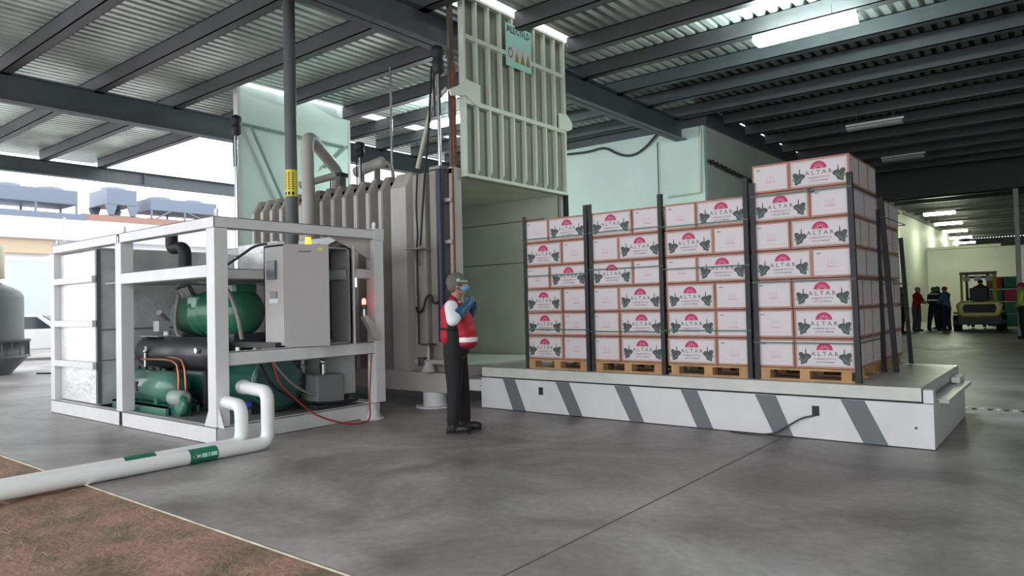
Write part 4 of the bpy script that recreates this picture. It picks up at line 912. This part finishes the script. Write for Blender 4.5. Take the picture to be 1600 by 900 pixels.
# ================================================================== PEOPLE
def capsule(bm, p, q, r1, r2, flat=1.0, ax=None):
    p, q = Vector(p), Vector(q); vs = []
    for c, r in ((p, r1), (q, r2)):
        for j in range(1, 8):
            th_ = math.pi*j/8
            for i in range(14):
                ph = 2*math.pi*i/14; v = Vector((math.sin(th_)*math.cos(ph), math.sin(th_)*math.sin(ph)*flat, math.cos(th_)))*r
                vs.append(bm.verts.new(c+v))
        vs.append(bm.verts.new(c+Vector((0, 0, r)))); vs.append(bm.verts.new(c-Vector((0, 0, r))))
    bmesh.ops.convex_hull(bm, input=vs, use_existing_faces=False)
def ell(bm, c, sc, rot=(0, 0, 0)):
    M = Matrix.Translation(c) @ Euler(rot).to_matrix().to_4x4() @ Matrix.Diagonal((*sc, 1))
    bmesh.ops.create_icosphere(bm, subdivisions=3, radius=1, matrix=M)
def blob(name, prims, voxel, mats, parent, assign=None, smooth=3):
    """prims: ('c',p,q,r1,r2[,flat]) or ('e',c,scale[,rot]); voxel-merged into one continuous skin"""
    bm = bmesh.new()
    for p in prims:
        b2 = bmesh.new()
        if p[0] == 'c': capsule(b2, *p[1:])
        else: ell(b2, *p[1:])
        for v in [v for v in b2.verts if not v.link_faces]: b2.verts.remove(v)
        bmesh.ops.recalc_face_normals(b2, faces=b2.faces)
        me_ = bpy.data.meshes.new('tmp'); b2.to_mesh(me_); b2.free(); bm.from_mesh(me_); bpy.data.meshes.remove(me_)
    me = bpy.data.meshes.new(name); bm.to_mesh(me); bm.free()
    tmp = bpy.data.objects.new('tmp', me); COL.objects.link(tmp)
    md = tmp.modifiers.new('r', 'REMESH'); md.mode = 'VOXEL'; md.voxel_size = voxel; md.use_smooth_shade = True
    sm = tmp.modifiers.new('s', 'SMOOTH'); sm.iterations = smooth; sm.factor = .5
    dg = bpy.context.evaluated_depsgraph_get(); dg.update()
    m2 = bpy.data.meshes.new_from_object(tmp.evaluated_get(dg)); m2.name = name
    bpy.data.objects.remove(tmp)
    for mm in mats: m2.materials.append(mm)
    for p in m2.polygons:
        p.use_smooth = True
        if assign: p.material_index = assign(p.center)
    o = bpy.data.objects.new(name, m2); COL.objects.link(o); o.parent = parent
    return o
def hand(W, fdir, pdir, side, vox_scale=1.0, curl=.5):
    """prims for a hand: W wrist, fdir finger direction, pdir palm normal (curl towards), side thumb direction"""
    W = Vector(W); f = Vector(fdir).normalized(); n = Vector(pdir).normalized(); n = (n-f*n.dot(f)).normalized(); s = f.cross(n)*side
    out = [('c', W-f*.01, W+f*.035, .026, .028), ('c', W+f*.04-s*.020, W+f*.075-s*.026, .016, .014), ('c', W+f*.04+s*.018, W+f*.078+s*.026, .018, .014), ('c', W+f*.045, W+f*.08, .019, .015)]
    for i, (o_, L) in enumerate(((.031, .066), (.0105, .075), (-.0105, .070), (-.030, .054))):
        p = W+f*.082+s*o_; d = f.copy(); ang = .25+curl*.3
        for k_ in range(3):
            seg = L*(.45, .32, .23)[k_]; d = (d*math.cos(ang)+n*math.sin(ang)).normalized(); nn = (n*math.cos(ang)-d*0).normalized()
            q = p+d*seg; r_ = .0098-.0011*k_
            out.append(('c', p, q, r_, r_-.0008)); p = q; ang = curl*.55
    p = W+f*.03+s*.026; q = p+(f*.55+s*.6+n*.35).normalized()*.042; r2 = q+(f*.8+n*.45+s*.1).normalized()*.032
    out += [('c', p, q, .013, .0115), ('c', q, r2, .011, .009)]
    return out

wk = thing('person', 'worker in a red vest, hairnet, blue mask and blue gloves, hands raised to the chin', 'person', (-5.565, 5.99, 0), R(33))
HR = 1.0
# local: x forward (right in the photo), y away from the camera, z up
sh_r = Vector((-.055, -.175, 1.44)); sh_l = Vector((-.05, .175, 1.44))
el_r = Vector((-.01, -.35, 1.30)); el_l = Vector((.03, .35, 1.30))
wr_r = Vector((.125, -.14, 1.455)); wr_l = Vector((.15, .13, 1.45))
hip_r = Vector((-.06, -.095, .93)); hip_l = Vector((-.05, .095, .93))
kn_r = Vector((-.05, -.10, .50)); kn_l = Vector((.0, .11, .50))
an_r = Vector((-.075, -.11, .10)); an_l = Vector((.02, .12, .10))
torso = [('e', (-.05, 0, 1.30), (.125, .185, .20)), ('e', (-.02, 0, 1.08), (.14, .165, .17)), ('e', (-.05, 0, .93), (.135, .17, .12)), ('c', (-.055, -.12, 1.43), (-.055, .12, 1.43), .068, .068), ('c', (-.045, 0, 1.44), (-.02, 0, 1.58), .062, .055)]
head = [('e', (-.005, 0, 1.70), (.098, .078, .112)), ('e', (.035, 0, 1.645), (.062, .055, .062)), ('c', (.085, 0, 1.69), (.104, 0, 1.665), .012, .017), ('e', (.06, 0, 1.60), (.032, .032, .024)),
        ('e', (.0, -.079, 1.675), (.018, .010, .03)), ('e', (.0, .079, 1.675), (.018, .010, .03)), ('e', (.075, -.03, 1.715), (.018, .02, .01)), ('e', (.075, .03, 1.715), (.018, .02, .01))]
arms = [('c', sh_r, el_r, .058, .042), ('c', el_r, wr_r, .042, .03), ('c', sh_l, el_l, .058, .042), ('c', el_l, wr_l, .042, .03)]
fd = Vector((.45, .25, .85))
hands = hand(wr_r, (.42, .55, .62), (-.6, .5, .0), 1, curl=.7)+hand(wr_l, (.25, -.62, .62), (-.6, -.5, 0), -1, curl=.7)
legs = [('c', hip_r, kn_r, .105, .068), ('c', kn_r, an_r, .066, .045), ('c', hip_l, kn_l, .105, .068), ('c', kn_l, an_l, .066, .045),
        ('c', an_r+Vector((0, 0, -.05)), an_r+Vector((.14, -.01, -.065)), .04, .03), ('c', an_l+Vector((0, 0, -.05)), an_l+Vector((.14, .01, -.065)), .04, .03)]
def seg_d(c, a, b):
    ab = b-a; t = max(0, min(1, (c-a).dot(ab)/ab.length_squared)); return (c-(a+ab*t)).length
blob('body', torso+head+arms+hands+legs, .0062, [skin], wk, None, 2)
# clothing
blob('undershirt', [('e', (-.05, 0, 1.32), (.132, .19, .19)), ('c', (-.055, -.13, 1.43), (-.055, .13, 1.43), .074, .074), ('c', sh_r, el_r, .080, .072), ('c', el_r, el_r.lerp(wr_r, .18), .072, .066), ('c', sh_l, el_l, .080, .072), ('c', el_l, el_l.lerp(wr_l, .18), .072, .066), ('c', (-.05, 0, 1.44), (-.04, 0, 1.50), .072, .066)], .009, [c_white], wk)
blob('trousers', [('e', (-.04, 0, .97), (.155, .182, .14)), ('c', hip_r, kn_r, .118, .088), ('c', kn_r, an_r+Vector((0, 0, .04)), .086, .072), ('c', hip_l, kn_l, .118, .088), ('c', kn_l, an_l+Vector((0, 0, .04)), .086, .072),
     ('c', (-.06, -.13, 1.30), (-.04, -.13, .95), .062, .08), ('e', (-.03, 0, 1.12), (.142, .184, .24))], .009, [c_black], wk)
# red vest: front bib and back panel, open at the flank
blob('vest_back', [('e', (-.115, 0, 1.24), (.10, .172, .25)), ('e', (-.13, 0, 1.12), (.092, .17, .14)), ('e', (-.12, 0, 1.36), (.095, .16, .14)), ('c', (-.10, -.11, 1.465), (-.0, -.10, 1.455), .045, .045), ('c', (-.10, .11, 1.465), (-.0, .10, 1.455), .045, .045)], .009, [c_red], wk)
fv = blob('vest_front', [('e', (.025, 0, 1.33), (.105, .165, .16)), ('e', (.05, 0, 1.22), (.122, .178, .19)), ('e', (.068, 0, 1.14), (.132, .184, .16)), ('e', (.08, 0, 1.07), (.134, .184, .11)), ('e', (.075, 0, 1.02), (.132, .178, .07))], .009, [c_red, c_reflect, c_reddark], wk, lambda c: 1 if 1.04 < c.z < 1.09 else (2 if c.z < 1.02 else 0))
MB().tube([(-.19, -.165, 1.2), (-.12, -.2, 1.19), (-.02, -.205, 1.19)], .012, 8, None, 1).build('vest_tie', c_black, wk, world=False)
# forearm sleeves / gloves
gl = []
for hh in hands:
    gl.append(('c', hh[1], hh[2], hh[3]+.0035, hh[4]+.0035))
gv = blob('gloves', gl+[('c', el_r.lerp(wr_r, .32), wr_r, .070, .05), ('c', el_l.lerp(wr_l, .32), wr_l, .070, .05)], .006, [c_blue], wk)
blob('hair_net', [('e', (-.025, 0, 1.735), (.118, .098, .108)), ('e', (-.05, 0, 1.68), (.085, .088, .075))], .008, [c_net], wk)
blob('face_mask', [('e', (.055, 0, 1.655), (.068, .066, .055)), ('c', (.09, 0, 1.69), (.11, 0, 1.665), .016, .02)], .007, [c_mask], wk)
MB().tube([(.05, -.062, 1.68), (.03, -.082, 1.69), (.0, -.092, 1.69)], .004, 6).tube([(.05, -.06, 1.63), (.02, -.082, 1.645), (.0, -.09, 1.655)], .004, 6).build('mask_loop', dark, wk, world=False)
MB().tube([(.105, 0, 1.73), (.095, -.05, 1.732), (.06, -.082, 1.735), (.0, -.10, 1.735)], .012, 8, None, 1).sphere((.02, -.1, 1.745), .024, None, 10, 8).build('goggles', mat('goggle_pale', (.35, .5, .38), .3), wk, world=False)
blob('collar', [('c', (-.06, -.03, 1.50), (-.05, .03, 1.53), .068, .066)], .008, [c_reddark], wk)
for a_, nm in ((an_r, 'boot'), (an_l, 'boot')):
    a_ = Vector(a_)
    b_ = blob('boot', [('c', a_+Vector((0, 0, .10)), a_+Vector((0, 0, -.03)), .068, .062), ('c', a_+Vector((-.03, 0, -.045)), a_+Vector((.15, 0, -.052)), .05, .045), ('e', a_+Vector((.11, 0, -.04)), (.095, .052, .048))], .008, [mat('boot_black', (.014, .013, .013), .5)], wk)
    MB().prism([(-.075, 0), (.185, 0), (.19, .02), (-.08, .02)], lambda u, v, d, a_=a_: (a_.x+u, a_.y+d, v), -.042, .042).build('sole', black, b_, world=False)

def far_person(label, loc, rz, shirt, pants, cap, pose, vest=None, S=1.0):
    t = thing('person', label, 'person', loc, rz)
    V = lambda x, y, z: Vector((x*S, y*S, z*S))
    lean = pose.get('lean', 0); sep = pose.get('sep', .1); sit = pose.get('sit', False)
    bh = .95 if not sit else .55
    ch = V(lean, 0, bh+.42); nk = V(lean*1.15, 0, bh+.56); hd = V(lean*1.3+.03, 0, bh+.70)
    hp = V(0, 0, bh)
    if sit:
        LR = [('c', V(0, s*.1, bh), V(.42, s*.12, bh+.02), .1, .075) for s in (-1, 1)]+[('c', V(.42, s*.12, bh+.02), V(.45, s*.12, bh-.4), .07, .05) for s in (-1, 1)]
    else:
        LR = [('c', V(0, s*.09, bh-.05), V(pose.get('k', .02), s*(sep+.01), .5), .1, .07) for s in (-1, 1)]+[('c', V(pose.get('k', .02), s*(sep+.01), .5), V(-.02, s*(sep+.04), .09), .068, .048) for s in (-1, 1)]
    shl = [V(lean, s*.18, bh+.49) for s in (-1, 1)]; ex, ez = pose.get('el', (.05, .22)); hx_, hz_ = pose.get('ha', (.22, .18))
    els = [V(lean+ex, s*.25, bh+ez) for s in (-1, 1)]; hds = [V(lean+hx_, s*pose.get('hy', .12), bh+hz_) for s in (-1, 1)]
    AR = [('c', shl[i], els[i], .055, .042) for i in (0, 1)]+[('c', els[i], hds[i], .04, .03) for i in (0, 1)]
    HN = []
    for i, s in enumerate((-1, 1)):
        f = (hds[i]-els[i]).normalized(); HN += hand(hds[i], f, Vector((0, -s, -.3)), s)
    FT = [('c', V(-.03, s*(sep+.04), .05), V(.13, s*(sep+.06), .045), .045, .038) for s in (-1, 1)] if not sit else [('c', V(.45, s*.12, bh-.45), V(.58, s*.12, bh-.47), .045, .038) for s in (-1, 1)]
    body = [('e', ch, (.12*S, .18*S, .2*S)), ('c', hp, ch, .14, .12), ('c', ch, nk, .06, .055), ('c', shl[0], shl[1], .06, .06), ('e', hd, (.095, .078, .115)), ('c', hd+Vector((.085, 0, 0)), hd+Vector((.1, 0, -.02)), .012, .016), ('e', hd+Vector((0, .08, 0)), (.016, .01, .028)), ('e', hd-Vector((0, .08, 0)), (.016, .01, .028)), ('e', hd+Vector((.05, 0, -.09)), (.03, .03, .025))]
    blob('body', body+LR+AR+HN+FT, .012, [skin], t, None, 1)
    blob('jacket', [('e', ch, (.145, .2, .22)), ('c', hp+Vector((0, 0, .02)), ch, .165, .14), ('c', shl[0], shl[1], .075, .075)]+[('c', shl[i], els[i], .07, .058) for i in (0, 1)]+[('c', els[i], els[i].lerp(hds[i], .85), .056, .045) for i in (0, 1)], .018, [shirt, vest or shirt], t, (lambda c: 1 if (ch.z-.16 < c.z < ch.z-.10 or ch.z+.10 < c.z < ch.z+.14) else 0) if vest else None)
    blob('trousers', [('c', hp-Vector((0, .05, .02)), hp+Vector((0, .05, 0)), .15, .15)]+[(p[0], p[1], p[2], p[3]+.022, p[4]+.026) for p in LR], .018, [pants], t)
    for p in FT: blob('boot', [('c', p[1]+Vector((0, 0, .06)), p[1], .05, .052), ('c', p[1], p[2], .05, .045)], .014, [black], t)
    blob('cap', [('e', hd+Vector((-.012, 0, .04)), (.11, .093, .092))]+([('e', hd+Vector((-.03, 0, -.03)), (.10, .09, .12))] if pose.get('hood') else []), .014, [cap], t)
    return t
far_person('worker in grey and red with tan boots and a pale cap, leftmost of the group', (-5.05, 32.4, 0), R(-25), c_red, c_grey, c_tan, dict(lean=.05, el=(.12, .2), ha=(.3, .22)))
far_person('worker in dark navy with pale reflective bands seen from behind, legs apart', (-4.55, 33.2, 0), R(60), c_navy, c_navy, c_green, dict(sep=.18, el=(.02, .2), ha=(.15, .1)), c_reflect)
far_person('worker in a blue-grey jacket with a red cap standing closest to the forklift', (-4.05, 32.7, 0), R(150), c_bluegrey, c_navy, c_reddark, dict(lean=.02, el=(.1, .2), ha=(.25, .2)))
far_person('worker in a bright green hood behind the navy dressed worker', (-4.55, 34.4, 0), R(220), c_navy, c_black, c_green, dict(el=(.1, .2), ha=(.25, .25), hood=True), None, 1.02)
far_person('dark dressed worker half hidden at the rear corner of the cartons', (-5.25, 30.5, 0), R(10), c_grey, c_black, c_grey, dict(el=(.05, .2), ha=(.2, .05)))
dp = far_person('forklift driver in dark clothes with a red sleeve, seated', (-3.02, 34.2, .66), R(96), c_navy, c_navy, c_navy, dict(sit=True, el=(.2, .2), ha=(.42, .25)), c_red)
far_person('worker in a yellow-green high visibility top cut by the right picture edge', (-1.33, 27.6, 0), R(180), c_hiviz, c_black, c_reddark, dict(el=(.05, .2), ha=(.15, .1)))
